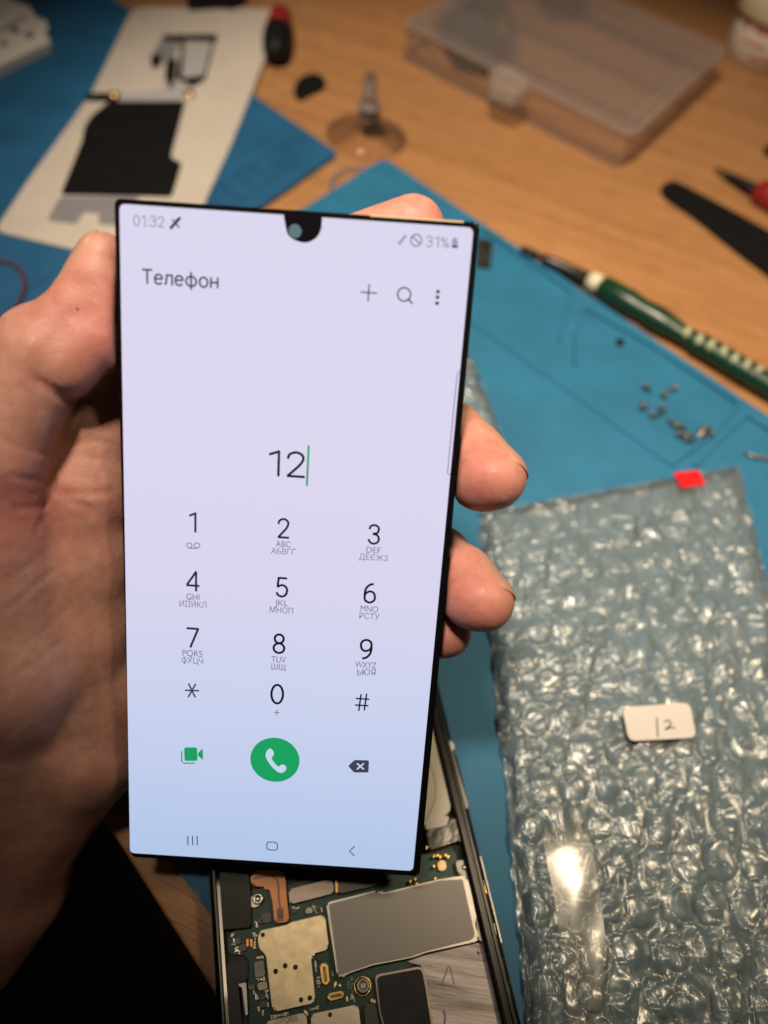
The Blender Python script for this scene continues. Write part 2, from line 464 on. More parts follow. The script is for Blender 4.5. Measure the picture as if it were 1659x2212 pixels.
# clear storage box
BH = 1.9
bx = thing('storage_box', 'frosted clear plastic storage box holding a dark circuit board', 'box', D(1200, 250))
q1, q2, q3 = D(868, 52, BH)[:2], D(1366, 297, BH)[:2], D(1574, 106, BH)[:2]
q4 = q1 + q3 - q2
M_box = film('frosted box plastic', (.99, .98, .98), .14, .30, 1.4, (.66, .56, .52), .4)
M_boxl = film('frosted lid plastic', (.99, .98, .98), .135, .30, 1.4, (.68, .58, .54), .45)
M_boxe = film('frosted thick edge', (.95, .93, .92), .26, .3, 1.4, (.66, .56, .52), .5)
Q = [q1, q2, q3, q4]; qc = (q1 + q3) / 2
def sc_(f): return [qc + (q - qc) * f for q in Q]
from_bm('lid', prism_bm(rounded(Q, .5), BH - .16, BH, .06), M_boxl, bx)
for f0, f1, z0_, z1_ in ((1.0, .975, BH - .001, BH + .06), (.90, .885, BH - .001, BH + .05)):
    from_bm('lid_rim', ribbon(rounded(sc_((f0 + f1) / 2), .45), .28 if f0 == 1 else .16, z0_, z1_, True), M_boxe, bx)
from_bm('foot_rim', ribbon(rounded(sc_(.975), .45), .14, .01, .12, True), M_boxe, bx)
bm = bmesh.new()
outer, inner = rounded(sc_(.985), .45), rounded(sc_(.965), .40)
n = len(outer); rows = []
for i in range(n):
    rows.append([bm.verts.new((*outer[i], .01)), bm.verts.new((*outer[i], BH - .165)), bm.verts.new((*inner[i], BH - .165)), bm.verts.new((*inner[i], .01))])
for i in range(n):
    for k in range(4): bm.faces.new((rows[i][k], rows[i][(k + 1) % 4], rows[(i + 1) % n][(k + 1) % 4], rows[(i + 1) % n][k]))
from_bm('wall', bm, M_box, bx)
bm = bmesh.new()
for f0, f1 in ((.33, .345), (.66, .675)):
    s_ = sc_(.96)
    prism_bm([s_[0] + (s_[1] - s_[0]) * f0 * 0 + (s_[3] - s_[0]) * f0, s_[1] + (s_[2] - s_[1]) * f0, s_[1] + (s_[2] - s_[1]) * f1, s_[0] + (s_[3] - s_[0]) * f1], .105, BH - .2, 0, 2, bm)
from_bm('divider', bm, M_box, bx)
slab('latch', [(1058, 152), (1082, 138), (1144, 172), (1140, 196), (1112, 206), (1062, 186)], BH - .5, BH + .14, film('latch plastic', (.97, .96, .95), .30, .3, 1.4, (.74, .66, .62), .5), bx, .25, .06)
pcb = thing('spare_board', 'dark green circuit board seen through the frosted box lid', 'circuit board', D(1040, 110))
M_pcbd = mat('dark old board', (.016, .026, .018), .5, var=.5, vscale=120)
slab('board', [(945, 45), (1000, -12), (1095, 10), (1122, 82), (1060, 128), (990, 110)], .45, 1.2, M_pcbd, pcb, .3, .1)
slab('component', [(985, 45), (1035, 25), (1050, 70), (1000, 85)], 1.2, 1.5, mat('dark chip', (.04, .05, .07), .4), pcb, .1, .05)
slab('component', [(1070, 30), (1092, 32), (1105, 70), (1080, 76)], 1.2, 1.45, mat('green part', (.09, .11, .03), .5), pcb, .1, .05)
dk = slab('small_dark_part', [(1165, -10), (1230, -20), (1275, 8), (1225, 22), (1190, 18)], .12, .8, mat('blue grey part', (.03, .035, .045), .5), None, .2, .08)
tag(dk, 'small blue-grey part in the far compartment of the frosted box', 'part')

# cream jar with red printing
jc = D(1642, 122)
jar = thing('tape_roll_jar', 'cream white jar with rows of red print behind the frosted box', 'jar', jc)
M_cream = mat('cream plastic', (.70, .62, .45), .45, var=.05, vscale=30)
M_wlab = mat('white label', (.62, .56, .50), .6)
lathe('body', jc, [(0, .004), (2.3, .004), (2.45, .12), (2.45, 2.5), (2.3, 2.6), (0, 2.6)], M_wlab, jar, 48)
lathe('lid', jc, [(2.2, 2.605), (2.75, 2.62), (2.85, 2.75), (2.85, 4.6), (2.7, 4.8), (0, 4.8)], M_cream, jar, 48)
bm = bmesh.new()
for row, (z, hh) in enumerate(((2.0, .34), (1.25, .30), (.5, .34))):
    th0 = -2.75 + .3 * row
    k = 0
    while th0 < -.5:
        dth = random.uniform(.06, .14)
        if random.random() < .92:
            pts = [(2.47 * math.cos(t), 2.47 * math.sin(t)) for t in np.linspace(th0, th0 + dth, 4)]
            zz = z + random.uniform(-.04, .04)
            vs = [[bm.verts.new((jc[0] + x, jc[1] + y, zz)), bm.verts.new((jc[0] + x, jc[1] + y, zz + hh * random.uniform(.6, 1)))] for x, y in pts]
            for i in range(3): bm.faces.new((vs[i][0], vs[i + 1][0], vs[i + 1][1], vs[i][1]))
        th0 += dth + .05
from_bm('print', bm, mat('red ink', (.42, .012, .012), .6), jar)

# hand tools on the right
sp = slab('pry_bar', [(1428, 408), (1434, 396), (1455, 389), (1478, 399), (1560, 442), (1760, 552), (1760, 664), (1600, 545), (1500, 465), (1442, 426)], .004, .22, M_bplas, None, .12, .07)
tag(sp, 'long black flat pry bar with a rounded end lying on the wood', 'pry bar')
pl = thing('red_handled_tool', 'black pointed tool with a red handle at the right edge', 'tool', D(1600, 395))
P, R = along(D(1543, 363, .35), D(1650, 418, .5), [(0, .05), (.3, .2), (.7, .34), (1, .38)]); tube('tip', P, R, M_bplas, pl, 16, .7)
P, R = along(D(1632, 408, .6), D(1760, 478, .6), [(0, .3), (.06, .62), (.3, .72), (1, .75)]); tube('handle', P, R, mat('red handle', (.22, .012, .012), .4), pl, 18)
P, R = along(D(1652, 324, .3), D(1780, 330, .3), [(0, .1), (.05, .32), (1, .4)])
ob = tube('black_tool', P, R, M_bplas, None, 14); tag(ob, 'tip of a black tool at the right edge above the red handle', 'tool')

# green screwdriver
sd = thing('screwdriver', 'green handled screwdriver with white collar along the mat edge', 'screwdriver', D(1400, 680))
ax0, ax1 = D(1278, 606, .55), D(1720, 868, .55)
axd = unit(ax1 - ax0); L_ = np.linalg.norm((ax1 - ax0)[:2])
s0, s1 = D(1126, 536, .5), ax0
P, R = along(s0, s1, [(0, .12), (.12, .2), (.3, .13), (.31, .22), (.36, .25), (1, .30)])
tube('shaft', P, R, mat('dark steel', (.07, .065, .07), .4, metal=.8), sd, 16)
P, R = along(ax0, ax1, [(-.018, .2), (-.012, .38), (.03, .44), (.045, .40)]); tube('collar', P, R, mat('ivory collar', (.62, .58, .42), .4), sd, 20)
prof = [(.045, .38), (.06, .52), (.2, .56), (.26, .50), (.34, .58), (.40, .50), (.46, .42), (.52, .42)]
prof += [(.55 + k * .01, .50 + .05 * math.cos(k * 1.9)) for k in range(40)] + [(.98, .5), (1, .3)]
P, R = along(ax0, ax1, prof); tube('handle', P, R, mat('green acetate', (.003, .034, .016), .35, coat=.05), sd, 24)
M_inlay = mat('ivory inlay', (.36, .38, .24), .45)
side = np.array([-axd[1], axd[0]]) * -1
for k, (x, y) in enumerate(((1165, 660), (1240, 705), (1310, 740), (1385, 780), (1455, 825), (1525, 860), (1600, 900))):
    c = D(1071.5 + .3542 * x, 483.9 + .3542 * y, .92)
    dv = np.array([*(side * .22 + axd * .05), -.16])
    tube('inlay', [c - dv, c - dv * .5, c, c + dv * .5, c + dv], [.05, .15, .18, .15, .05], M_inlay, sd, 10)

# bits on the tray
cl = thing('metal_clip', 'small dark metal clip on the mat beside the top right corner of the held phone', 'clip', D(1050, 540, MZ))
slab('plate', [(1032, 514), (1064, 520), (1060, 574), (1030, 570)], MZ + .004, MZ + .22, mat('dull metal', (.06, .055, .05), .45, metal=.6), cl, .1, .04)
c = D(1048, 540, MZ); lathe('stud', c, [(0, MZ + .22), (.17, MZ + .22), (.17, MZ + .3), (0, MZ + .3)], M_bplas, cl, 14)
M_screw = mat('dark screw steel', (.26, .235, .21), .4, metal=.8)
def make_screw():
    o = lathe('screw', (0, 0), [(0, 0), (.05, 0), (.06, .3), (.14, .31), (.15, .38), (.06, .42), (.05, .37), (0, .37)], M_screw, None, 14)
    return o
first = None
for k, (x, y) in enumerate(((945, 1020), (1040, 1015), (1055, 1003), (890, 1085), (1003, 1158), (1052, 1190), (1035, 1155), (1130, 1245), (1160, 1250), (1200, 1280), (1230, 1300), (1215, 1325), (1265, 1290), (1285, 1225), (1312, 1245))):
    if first is None: first = o = make_screw()
    else:
        o = first.copy(); C.objects.link(o)
    z = MZ + .16 + random.uniform(0, .05)
    o.location = Vector(D(1071.5 + .3542 * x, 483.9 + .3542 * y, z)) * U
    o.rotation_euler = (random.uniform(1.25, 1.8), 0, random.uniform(0, 6.28))
    o.scale = (.98,) * 3
    tag(o, 'tiny steel screw in the loose pile on the blue mat tray', 'screw', 'loose screws on the tray')
nut = lathe('rubber_washer', D(1338, 742, MZ), [(.05, MZ + .02), (.17, MZ + .004), (.19, MZ + .08), (.15, MZ + .16), (.06, MZ + .16), (.05, MZ + .1)], M_bplas, None, 20)
tag(nut, 'tiny round black rubber washer alone in the tray', 'washer')
pin = tube('metal_pin', [D(1608, 978, MZ + .1), D(1625, 984, MZ + .12), D(1665, 992, MZ + .1), D(1700, 1002, MZ + .1)], [.06, .07, .05, .05], M_screw, None, 10)
tag(pin, 'thin metal pin on the mat near the right edge', 'pin')
cab = tube('thin_cable', smooth_line([D(x, y, MZ + .08) for x, y in ((-60, 555), (-20, 558), (0, 563), (30, 572), (50, 595), (53, 625), (36, 660), (0, 694), (-40, 720))], 6), .085, mat('dark red cable', (.085, .025, .04), .5), None, 10)
tag(cab, 'thin dark red cable looped on the blue mat left of the thumb', 'cable')
# ------------------------------------------------------------------ bubble wrap
M_wrap = film('bubble wrap film', (.95, .955, .94), .165, .16, 1.42, (.70, .77, .78), 2.4, .05, 500., .34)
def sstep(x): 
    x = np.clip(x, 0, 1); return x * x * (3 - 2 * x)
def wrap_layer(name, corners, z0, upper, parent, step=.042, seed=0, R=.47, pitch=1.10):
    TL, TR, BR, BL = [np.asarray(c, float)[:2] for c in corners]
    W_ = np.linalg.norm(TR - TL); H_ = np.linalg.norm(BL - TL)
    nu, nv = int(W_ / step), int(H_ / step)
    s, t = np.meshgrid(np.linspace(0, 1, nu), np.linspace(0, 1, nv))
    X = (1 - s) * (1 - t) * TL[0] + s * (1 - t) * TR[0] + s * t * BR[0] + (1 - s) * t * BL[0]
    Y = (1 - s) * (1 - t) * TL[1] + s * (1 - t) * TR[1] + s * t * BR[1] + (1 - s) * t * BL[1]
    u, v = s * W_, t * H_
    k = seed
    # wander of the plan so the outline is not ruled
    wob = (vnoise(u * .5 + 3, v * .9 + k, k) - .5) * .16 + (vnoise(u * 4, v * 3.1 + 9, k + 1) - .5) * .12
    edge = np.minimum(np.minimum(u, W_ - u), np.minimum(v, H_ - v))
    # bubbles on a hexagonal grid, each one squashed differently
    row = np.round(v / (pitch * .866)).astype(int); dome = np.zeros_like(u); ring = np.zeros_like(u); crush = np.zeros_like(u)
    for dr in (-1, 0, 1):
        r_ = row + dr
        off = (r_ % 2) * .5
        col = np.round(u / pitch - off).astype(int)
        for dc in (-1, 0, 1):
            c_ = col + dc
            rn = LAT[(k + 2) % 8][r_ % 128, c_ % 128]; rn2 = LAT[(k + 3) % 8][r_ % 128, c_ % 128]
            cu_ = (c_ + off) * pitch + (rn - .5) * .16; cv = r_ * pitch * .866 + (rn2 - .5) * .16
            dd = np.hypot(u - cu_, (v - cv) * (1 + .25 * (rn - .5)))
            q = np.clip(dd / R, 0, 1)
            dome = np.maximum(dome, (1 - q ** 4) * (.45 + .55 * rn2))
            ring = np.maximum(ring, np.exp(-((dd - R) / .05) ** 2) * (.4 + .6 * rn))
            crush = np.where(dd < R, rn, crush)
    rid = lambda x, y, j: 1 - np.abs(2 * vnoise(x, y, j) - 1)
    soft = vnoise(u * .9, v * .7, k) - .5
    warp = 1.6 * (vnoise(u * 1.1, v * 1.1, k + 5) - .5)
    wr = rid(u * 1.5 + warp, v * .55 + warp, k + 1) ** 4                  # long wrinkles down the sheet
    wr2 = rid(u * 1.3 - warp * 2, v * 3.3 + warp, k + 4) ** 5             # short cross puckers
    fine = vnoise(u * 9, v * 7 + warp, k + 6) - .5
    mid = vnoise(u * 1.9 + warp, v * 2.3, k + 7) - .5
    if upper:
        z = .40 + .12 * soft + .09 * dome * (crush * .6 + .4) - .03 * ring * crush + .09 * wr * (1.1 - .6 * crush) + .06 * wr2 * .8 + .11 * mid + .004 * fine
    else:
        z = .05 + .17 * dome + .04 * wr + .03 * wr2 + .05 * mid + .003 * fine
    lm = np.exp(-u / .55)                                                   # gathered, pleated side edge
    z = z + lm * .10 * (rid(u * 7, v * 1.4 + warp, k + 3) ** 2 - .4) + lm * .05 * (vnoise(u * 5, v * 5, k) - .5)
    z = z * (.15 + .85 * sstep((edge + .25 * (vnoise(u * 2.5, v * 2.5, k + 2) - .5)) / .4))
    Z = z0 + np.maximum(z, .006 + (.006 if upper else 0))
    sgn = np.where(u < W_ / 2, 1, -1) * np.exp(-np.minimum(u, W_ - u) / .3)
    du = (TR - TL) / W_
    X = X + wob * sgn * du[0]; Y = Y + wob * sgn * du[1]
    V = np.stack([X, Y, Z], -1).reshape(-1, 3)
    idx = np.arange(nu * nv).reshape(nv, nu)
    Fc = np.stack([idx[:-1, :-1], idx[:-1, 1:], idx[1:, 1:], idx[1:, :-1]], -1).reshape(-1, 4)[:, ::-1]
    return add(name, V, Fc, M_wrap, parent, True)

cs = [D(1035, 1100, MZ + .3), D(1598, 1000, MZ + .3), np.array([14.9, -2.2, 0]), np.array([6.25, -2.2, 0])]
wrapA = thing('bubble_wrap', 'large crumpled sheet of clear bubble wrap carrying the white label marked 12', 'bubble wrap', D(1450, 1600, MZ))
wrap_layer('bubble_layer', cs, MZ + .02, False, wrapA, seed=0)
wrap_layer('top_film', cs, MZ + .10, True, wrapA, seed=3)
cs2 = [D(215, 775, MZ), D(1008, 742, MZ + .2), D(1092, 950, MZ + .2), D(290, 1010, MZ)]
wrapB = thing('bubble_wrap', 'smaller piece of clear bubble wrap lying under the held phone', 'bubble wrap', D(650, 880, MZ))
wrap_layer('bubble_layer', cs2, MZ + .02, False, wrapB, step=.06, seed=1)
wrap_layer('top_film', cs2, MZ + .10, True, wrapB, step=.06, seed=4)

def h4(x, y): return (1036.9 + .375 * x, 1451.7 + .375 * y)
ZL = MZ + .80
lab = thing('paper_label', 'white rounded label with 12 handwritten on it stuck on the bubble wrap', 'label', D(1425, 1560, ZL))
M_label = mat('matt label paper', (.66, .63, .61), .7, var=.03, vscale=60)
slab('card', [h4(818, 203), h4(1208, 176), h4(1247, 377), (h4(858, 398))], ZL - .014, ZL, M_label, lab, .22, .003)
M_pen = mat('brown black pen ink', (.045, .030, .028), .6)
bm = bmesh.new()
def pen(P, wd): ribbon([D(*h4(x, y), ZL)[:2] for x, y in smooth_line(P, 5)], wd, ZL - .005, ZL + .004, False, bm)
pen([(1018, 262), (1020, 300), (1022, 340), (1024, 375)], .042)
pen([(1062, 288), (1078, 280), (1095, 284), (1098, 298), (1085, 317), (1066, 332), (1082, 326), (1102, 320), (1124, 322)], .042)
from_bm('handwriting', bm, M_pen, lab)

rt = slab('red_tape', [(1455, 1021), (1510, 1015), (1524, 1046), (1473, 1053)], MZ + .60, MZ + .66, mat('red tape', (.62, .012, .018), .35), None, .05, .01)
tag(rt, 'small red tape flag at the top edge of the larger bubble wrap', 'tape')

# clear tape strip: a gently bowed flat film
ctl = [(372, 1000), (640, 955), (700, 1400), (790, 2050), (525, 2050), (430, 1310)]
PA = smooth_line([D(*h4(x, y), MZ + .62)[:2] for x, y in ((352, 900), (372, 1010), (398, 1150), (432, 1320), (478, 1650), (525, 2060))], 14)
PB = smooth_line([D(*h4(x, y), MZ + .62)[:2] for x, y in ((612, 850), (640, 965), (668, 1120), (700, 1320), (740, 1650), (800, 2060))], 14)
V = []; nn_ = 13
for i, (a, b2) in enumerate(zip(PA, PB)):
    tt_ = i / (len(PA) - 1)
    for k in range(nn_):
        f = k / (nn_ - 1); q = a + (b2 - a) * f
        zz = MZ + .60 + .025 * math.sin(math.pi * f) - .9 * max(0, .30 - tt_) ** 2 - .30 * max(0, tt_ - .36) ** 2 * (1 - .3 * f) + .03 * math.sin(tt_ * 13 + f * 3) * max(0, tt_ - .42) + .02 * math.sin(f * 8 + tt_ * 17) * max(0, tt_ - .35)
        V.append((q[0], q[1], zz))
Fc = [(i * nn_ + k, (i + 1) * nn_ + k, (i + 1) * nn_ + k + 1, i * nn_ + k + 1) for i in range(len(PA) - 1) for k in range(nn_ - 1)]
M_tape = film('glossy clear tape', (.95, .95, .92), .05, .13, 1.5, (.8, .8, .7), 2.6, .03, 300., .30)
tape = add('clear_tape', V, Fc, M_tape, None, True)
tag(tape, 'glossy strip of clear tape along the left of the larger bubble wrap, mirroring the lamp', 'tape')

# ------------------------------------------------------------------ opened phone on the mat
def fA(P): return [(432.0 + .2396 * x, 1849.1 + .2396 * y) for x, y in P]
def fB(P): return [(674.0 + .2917 * x, 1780.0 + .2917 * y) for x, y in P]
def fC(P): return [(864.1 + .2344 * x, 1417.1 + .2344 * y) for x, y in P]
PZ = MZ + .80                                  # rim height of the frame
M_frame = mat('black anodised frame', (.012, .011, .011), .22, metal=.6, spec=.6, var=.3, vscale=120, coat=.4)
M_inner = mat('black inner plastic', (.010, .009, .009), .5, spec=.4, var=.3, vscale=150, bump=.3, bscale=1500)
M_dgrey = mat('dark grey bracket', (.022, .021, .022), .55, var=.25, vscale=200)
M_alu = mat('brushed magnesium', (.42, .38, .365), .5, metal=.5, var=.5, vscale=45, bump=.6, bscale=110, stretch=((1, 9, 4), -.15))
M_rail = mat('silver rail', (.40, .37, .34), .4, metal=.85, var=.25, vscale=150)
M_pcb = mat('green solder mask', (.004, .050, .036), .4, spec=.3, var=.35, vscale=140)
M_can = mat('champagne shield', (.62, .51, .32), .45, metal=.75, var=.18, vscale=420, bump=.1, bscale=700)
M_can2 = mat('pale shield', (.48, .42, .33), .45, metal=.75, var=.15, vscale=160, bump=.15, bscale=600)
M_can3 = mat('brown shield', (.28, .23, .19), .42, metal=.7, var=.15, vscale=200)
M_can4 = mat('dark shield', (.085, .075, .06), .4, metal=.6, var=.2, vscale=200)
M_pad = mat('grey thermal plate', (.235, .215, .20), .38, spec=.45, var=.03, vscale=60)
M_padd = mat('charcoal foam pad', (.030, .029, .028), .85, var=.3, vscale=350, bump=.4, bscale=2500)
M_flex = mat('orange polyimide', (.80, .26, .028), .32, spec=.5, var=.12, vscale=80)
M_flexd = mat('flex trace', (.20, .065, .014), .35)
M_batt = mat('cream battery wrap', (.50, .46, .37), .45, var=.06, vscale=60)
M_btape = mat('crinkled black tape', (.030, .026, .022), .22, spec=.6, bump=.8, bscale=140)
M_hole = mat('dark hole', (.01, .009, .007), .6)
M_silk = mat('silkscreen', (.45, .45, .38), .6)
M_cap = mat('capacitor body', (.34, .27, .19), .4, spec=.6)
M_chipb = mat('black chip', (.012, .012, .013), .35)

r0, r1 = D(945, 1460, PZ)[:2], D(1128, 2205, PZ)[:2]
l0 = D(452, 1905, PZ)[:2]
ev = unit(r1 - r0); eu = np.array([ev[1], -ev[0]])
if (l0 - r0) @ eu < 0: eu = -eu
PW = (l0 - r0) @ eu
def ph(u, v): return r0 + eu * u + ev * v
V0, V1 = -2.6, 11.6
op = thing('opened_phone', 'opened phone with its bare green circuit board and shields showing on the mat', 'phone', (*ph(PW / 2, 4), MZ))
def bar(name, prof, material, smooth=False, v0=V0, v1=V1):
    "extrude a (u, z) profile along the phone"
    bm = bmesh.new(); A = [bm.verts.new((*ph(u_, v0), z)) for u_, z in prof]; B = [bm.verts.new((*ph(u_, v1), z)) for u_, z in prof]
    n = len(prof)
    for i in range(n): bm.faces.new((A[i], A[(i + 1) % n], B[(i + 1) % n], B[i]))
    bm.faces.new(A[::-1]); bm.faces.new(B)
    return from_bm(name, bm, material, op, smooth)
z = MZ
tray = from_bm('midframe', prism_bm([ph(.05, V0 + .05), ph(PW - .05, V0 + .05), ph(PW - .05, V1 - .05), ph(.05, V1 - .05)], z + .02, z + .34), M_inner, op)
bar('side_rail', [(0, z + .15), (-.03, z + .4), (0, z + .62), (.05, z + .66), (.06, z + .60), (.09, z + .60), (.10, z + .74), (.14, z + .80), (.20, z + .80), (.22, z + .74), (.26, z + .74), (.28, z + .78), (.36, z + .78), (.40, z + .70), (.46, z + .66), (.47, z + .1), (.2, z + .02)], M_frame)
bar('side_rail', [(PW, z + .15), (PW + .03, z + .4), (PW, z + .62), (PW - .03, z + .66), (PW - .05, z + .62), (PW - .06, z + .72), (PW - .10, z + .80), (PW - .14, z + .80), (PW - .17, z + .72), (PW - .24, z + .70), (PW - .25, z + .1), (PW - .1, z + .02)], M_frame)
bar('end_rail', [(.47, z + .02), (PW - .25, z + .02), (PW - .25, z + .7), (.47, z + .7)], M_frame, False, V0, V0 + .25)
# buttons that stand proud of the long edge
for va, vb in ((2.22, 3.72), (4.9, 7.0)):
    P = [ph(-.04, va), ph(-.04, vb)]
    bm = bmesh.new(); prof = [(.02, z + .28), (-.07, z + .32), (-.08, z + .48), (-.05, z + .54), (.02, z + .54)]
    A = [bm.verts.new((*ph(u_, va + (.06 if u_ < 0 else 0)), q)) for u_, q in prof]; B = [bm.verts.new((*ph(u_, vb - (.06 if u_ < 0 else 0)), q)) for u_, q in prof]
    for i in range(5): bm.faces.new((A[i], A[(i + 1) % 5], B[(i + 1) % 5], B[i]))
    bm.faces.new(A[::-1]); bm.faces.new(B)
    from_bm('side_button', bm, M_rail if va > 4 else M_frame, op)
# inner ledge along the long edge
slab('inner_ledge', fC([(318, 330), (345, 400), (470, 830), (560, 1150), (640, 1400), (560, 1420), (530, 1380), (500, 1200), (430, 930), (335, 600), (300, 420)]), z + .34, z + .66, mat('worn dark metal', (.13, .115, .11), .4, metal=.6, var=.4, vscale=120), op, .05, .02)
lathe('white_drop', D(*fC([(450, 830)])[0], z + .68), [(0, z + .72), (.10, z + .70), (.17, z + .66), (.17, z + .6)], mat('white sealant', (.75, .72, .62), .3), op, 16)
slab('inner_rail', fC([(530, 1430), (580, 1470), (640, 1720), (690, 1850), (640, 1800), (590, 1690), (545, 1520)]), z + .34, z + .67, M_rail, op, .05, .02)
# battery and its tapes
slab('battery', fC([(300, 640), (335, 740), (470, 1400), (440, 1460), (330, 1500), (225, 1560), (-500, 1800), (-900, 700), (-100, 450)]), z + .345, z + .62, M_batt, op, .15, .04)
bm = bmesh.new(); ribbon([D(*q, z + .62)[:2] for q in smooth_line(fC([(262, 960), (300, 1060), (325, 1180), (318, 1330), (275, 1440), (230, 1530)]), 5)], .02, z + .615, z + .626, False, bm)
from_bm('battery_seam', bm, mat('seam', (.12, .10, .08), .6), op)
slab('battery_tape', fC([(330, 1485), (440, 1470), (452, 1500), (430, 1560), (240, 1600), (232, 1560)]), z + .622, z + .65, mat('pale tape', (.42, .39, .35), .35), op, .05)
slab('black_tape', fC([(240, 1602), (430, 1562), (500, 1480), (545, 1530), (590, 1720), (540, 1700), (270, 1792)]), z + .40, z + .68, M_btape, op, .08, .03)

# board and what is soldered on it
BZ = z + .42
board = slab('main_board', fA([(440, 320), (640, 262), (800, 262), (1200, 150)]) + fB([(560, 330), (800, 235), (1060, 195), (1085, 300), (1150, 400), (1225, 850)]) + fA([(1660, 1090), (1640, 1700), (1400, 1800), (500, 1800), (440, 1480), (430, 900), (262, 885), (240, 745), (300, 675), (455, 640)]), z + .345, BZ, M_pcb, op, .06, .015)
def part(name, px, dz, material, r=.06, bev=.02, z0=None, parent=None):
    return slab(name, px, (BZ if z0 is None else z0) + .002, BZ + dz, material, parent or board, r, bev)
slab('plastic_bracket', fA([(95, 40), (430, 60), (458, 350), (458, 640), (225, 662), (150, 640), (120, 300)]), z + .345, z + .66, M_inner, op, .06, .03)
slab('plastic_bracket', fA([(232, 975), (330, 950), (430, 930), (430, 1120), (345, 1150), (395, 1700), (260, 1700)]), z + .345, z + .58, M_dgrey, op, .05, .03)
slab('spring_lever', fA([(345, 1152), (415, 1140), (418, 1180), (432, 1430), (412, 1440), (378, 1180), (350, 1175)]), z + .58, z + .66, M_rail, op, .02, .01)
br = part('bracket', fA([(448, 368), (500, 352), (545, 318), (568, 375), (552, 425), (520, 455), (455, 468)]), .14, M_rail)
c = D(*fA([(522, 385)])[0], BZ + .17); lathe('screw', c, [(.135, BZ + .14), (.135, BZ + .18), (.10, BZ + .20), (.07, BZ + .19), (.05, BZ + .15), (0, BZ + .15)], M_steel, br, 20)
fx = part('flex_cable', fA([(458, 185), (500, 132), (742, 130), (772, 210), (782, 380), (806, 590), (740, 600), (672, 606), (655, 420), (635, 320), (600, 278), (482, 270), (455, 225)]), .22, M_flex, .10, .04)
bm = bmesh.new()
def trace(P, wd, zz): ribbon([D(*q, zz)[:2] for q in smooth_line(fA(P), 4)], wd, zz - .02, zz + .006, False, bm)
trace([(480, 205), (560, 188), (640, 182), (690, 208), (706, 270), (712, 380), (722, 470)], .05, BZ + .22)
trace([(722, 470), (724, 590)], .16, BZ + .22)
from_bm('trace', bm, M_flexd, fx)
slab('component', fA([(712, 488), (742, 485), (746, 545), (716, 550)]), BZ + .22, BZ + .29, mat('rust component', (.22, .05, .012), .4), fx, .02, .01)
part('brown_shield', fA([(800, 300), (1192, 205), (1212, 332), (825, 432), (808, 410)]), .2, M_can3, .06, .04)
part('dark_shield', fA([(1242, 215), (1600, 130), (1700, 165), (1640, 255), (1250, 340)]), .18, M_can4, .05, .03)
part('dark_shield', fB([(200, 350), (560, 330), (562, 425), (430, 462), (195, 512)]), .17, M_can4, .05, .03)
part('spring_contact', fA([(1212, 190), (1224, 165), (1240, 215), (1246, 330), (1226, 335)]), .26, M_gold, .02, .02)
can = part('gold_shield', fA([(528, 690), (560, 668), (780, 622), (822, 598), (1105, 530), (1130, 555), (1160, 815), (1135, 848), (1020, 878), (1000, 915), (1040, 1295), (1015, 1328), (680, 1402), (652, 1380), (598, 905), (582, 878), (535, 832), (522, 760)]), .20, M_can, .06, .045)
for k, (x, y, rr) in enumerate(((567, 712, .035), (768, 990, .042), (860, 1003, .042), (682, 1040, .042), (990, 1280, .04), (911, 1297, .038))):
    c = D(*fA([(x, y)])[0], BZ + .2); lathe('vent_hole', c, [(rr + .018, BZ + .199), (rr, BZ + .207), (rr * .8, BZ + .203), (0, BZ + .2015)], M_hole, can, 14)
bm = bmesh.new(); trace([(908, 580), (925, 700), (945, 880), (955, 965), (965, 990), (992, 998)], .035, BZ + .2)
from_bm('seam', bm, M_can, can)
# big grey plate with its silver surround
part('silver_surround', fB([(105, 590), (135, 575), (480, 490), (515, 515), (940, 410), (1118, 382), (1150, 395), (1170, 470), (1218, 690), (1205, 740), (1238, 845), (1215, 870), (850, 950), (735, 990), (450, 1045), (275, 1105), (215, 1145), (185, 1120)]), .25, M_rail, .05, .05)
slab('thermal_plate', fB([(126, 592), (482, 499), (512, 524), (945, 418), (1116, 408), (1140, 520), (1207, 822), (1186, 853), (850, 938), (735, 978), (446, 1034), (270, 1093), (212, 1112), (196, 1090)]), BZ + .252, BZ + .30, M_pad, board, .05, .02)
part('charcoal_pad', fB([(465, 1130), (490, 1112), (800, 1055), (830, 1075), (850, 1180), (890, 1440), (900, 1560), (545, 1560), (500, 1400)]), .16, M_can3, .06, .02)
slab('foam_pad', fB([(485, 1140), (510, 1125), (792, 1072), (815, 1090), (838, 1200), (875, 1440), (890, 1560), (560, 1560), (510, 1380)]), BZ + .162, BZ + .22, M_padd, board, .06, .02)
mg = slab('magnesium_area', fB([(700, 1020), (830, 975), (1230, 880), (1292, 905), (1420, 1440), (1440, 1620), (895, 1620), (850, 1200), (820, 1050)]), z + .35, z + .50, M_alu, op, .05, .02)
M_pur = mat('purple marker', (.26, .12, .36), .5); M_mag = mat('magenta marker', (.48, .20, .42), .5)
bm = bmesh.new()
def mark(P, wd): ribbon([D(*q, z + .50)[:2] for q in smooth_line(fB(P), 5)], wd, z + .48, z + .504, False, bm)
mark([(962, 1190), (985, 1120), (1008, 1060), (1022, 1062), (1038, 1130), (1052, 1190)], .03)
mark([(972, 1380), (985, 1425), (978, 1500)], .05)
from_bm('pen_mark', bm, M_pur, mg)
bm = bmesh.new(); mark([(1222, 925), (1240, 915), (1252, 935), (1240, 955), (1225, 945), (1238, 975)], .05)
from_bm('pen_mark', bm, M_mag, mg)
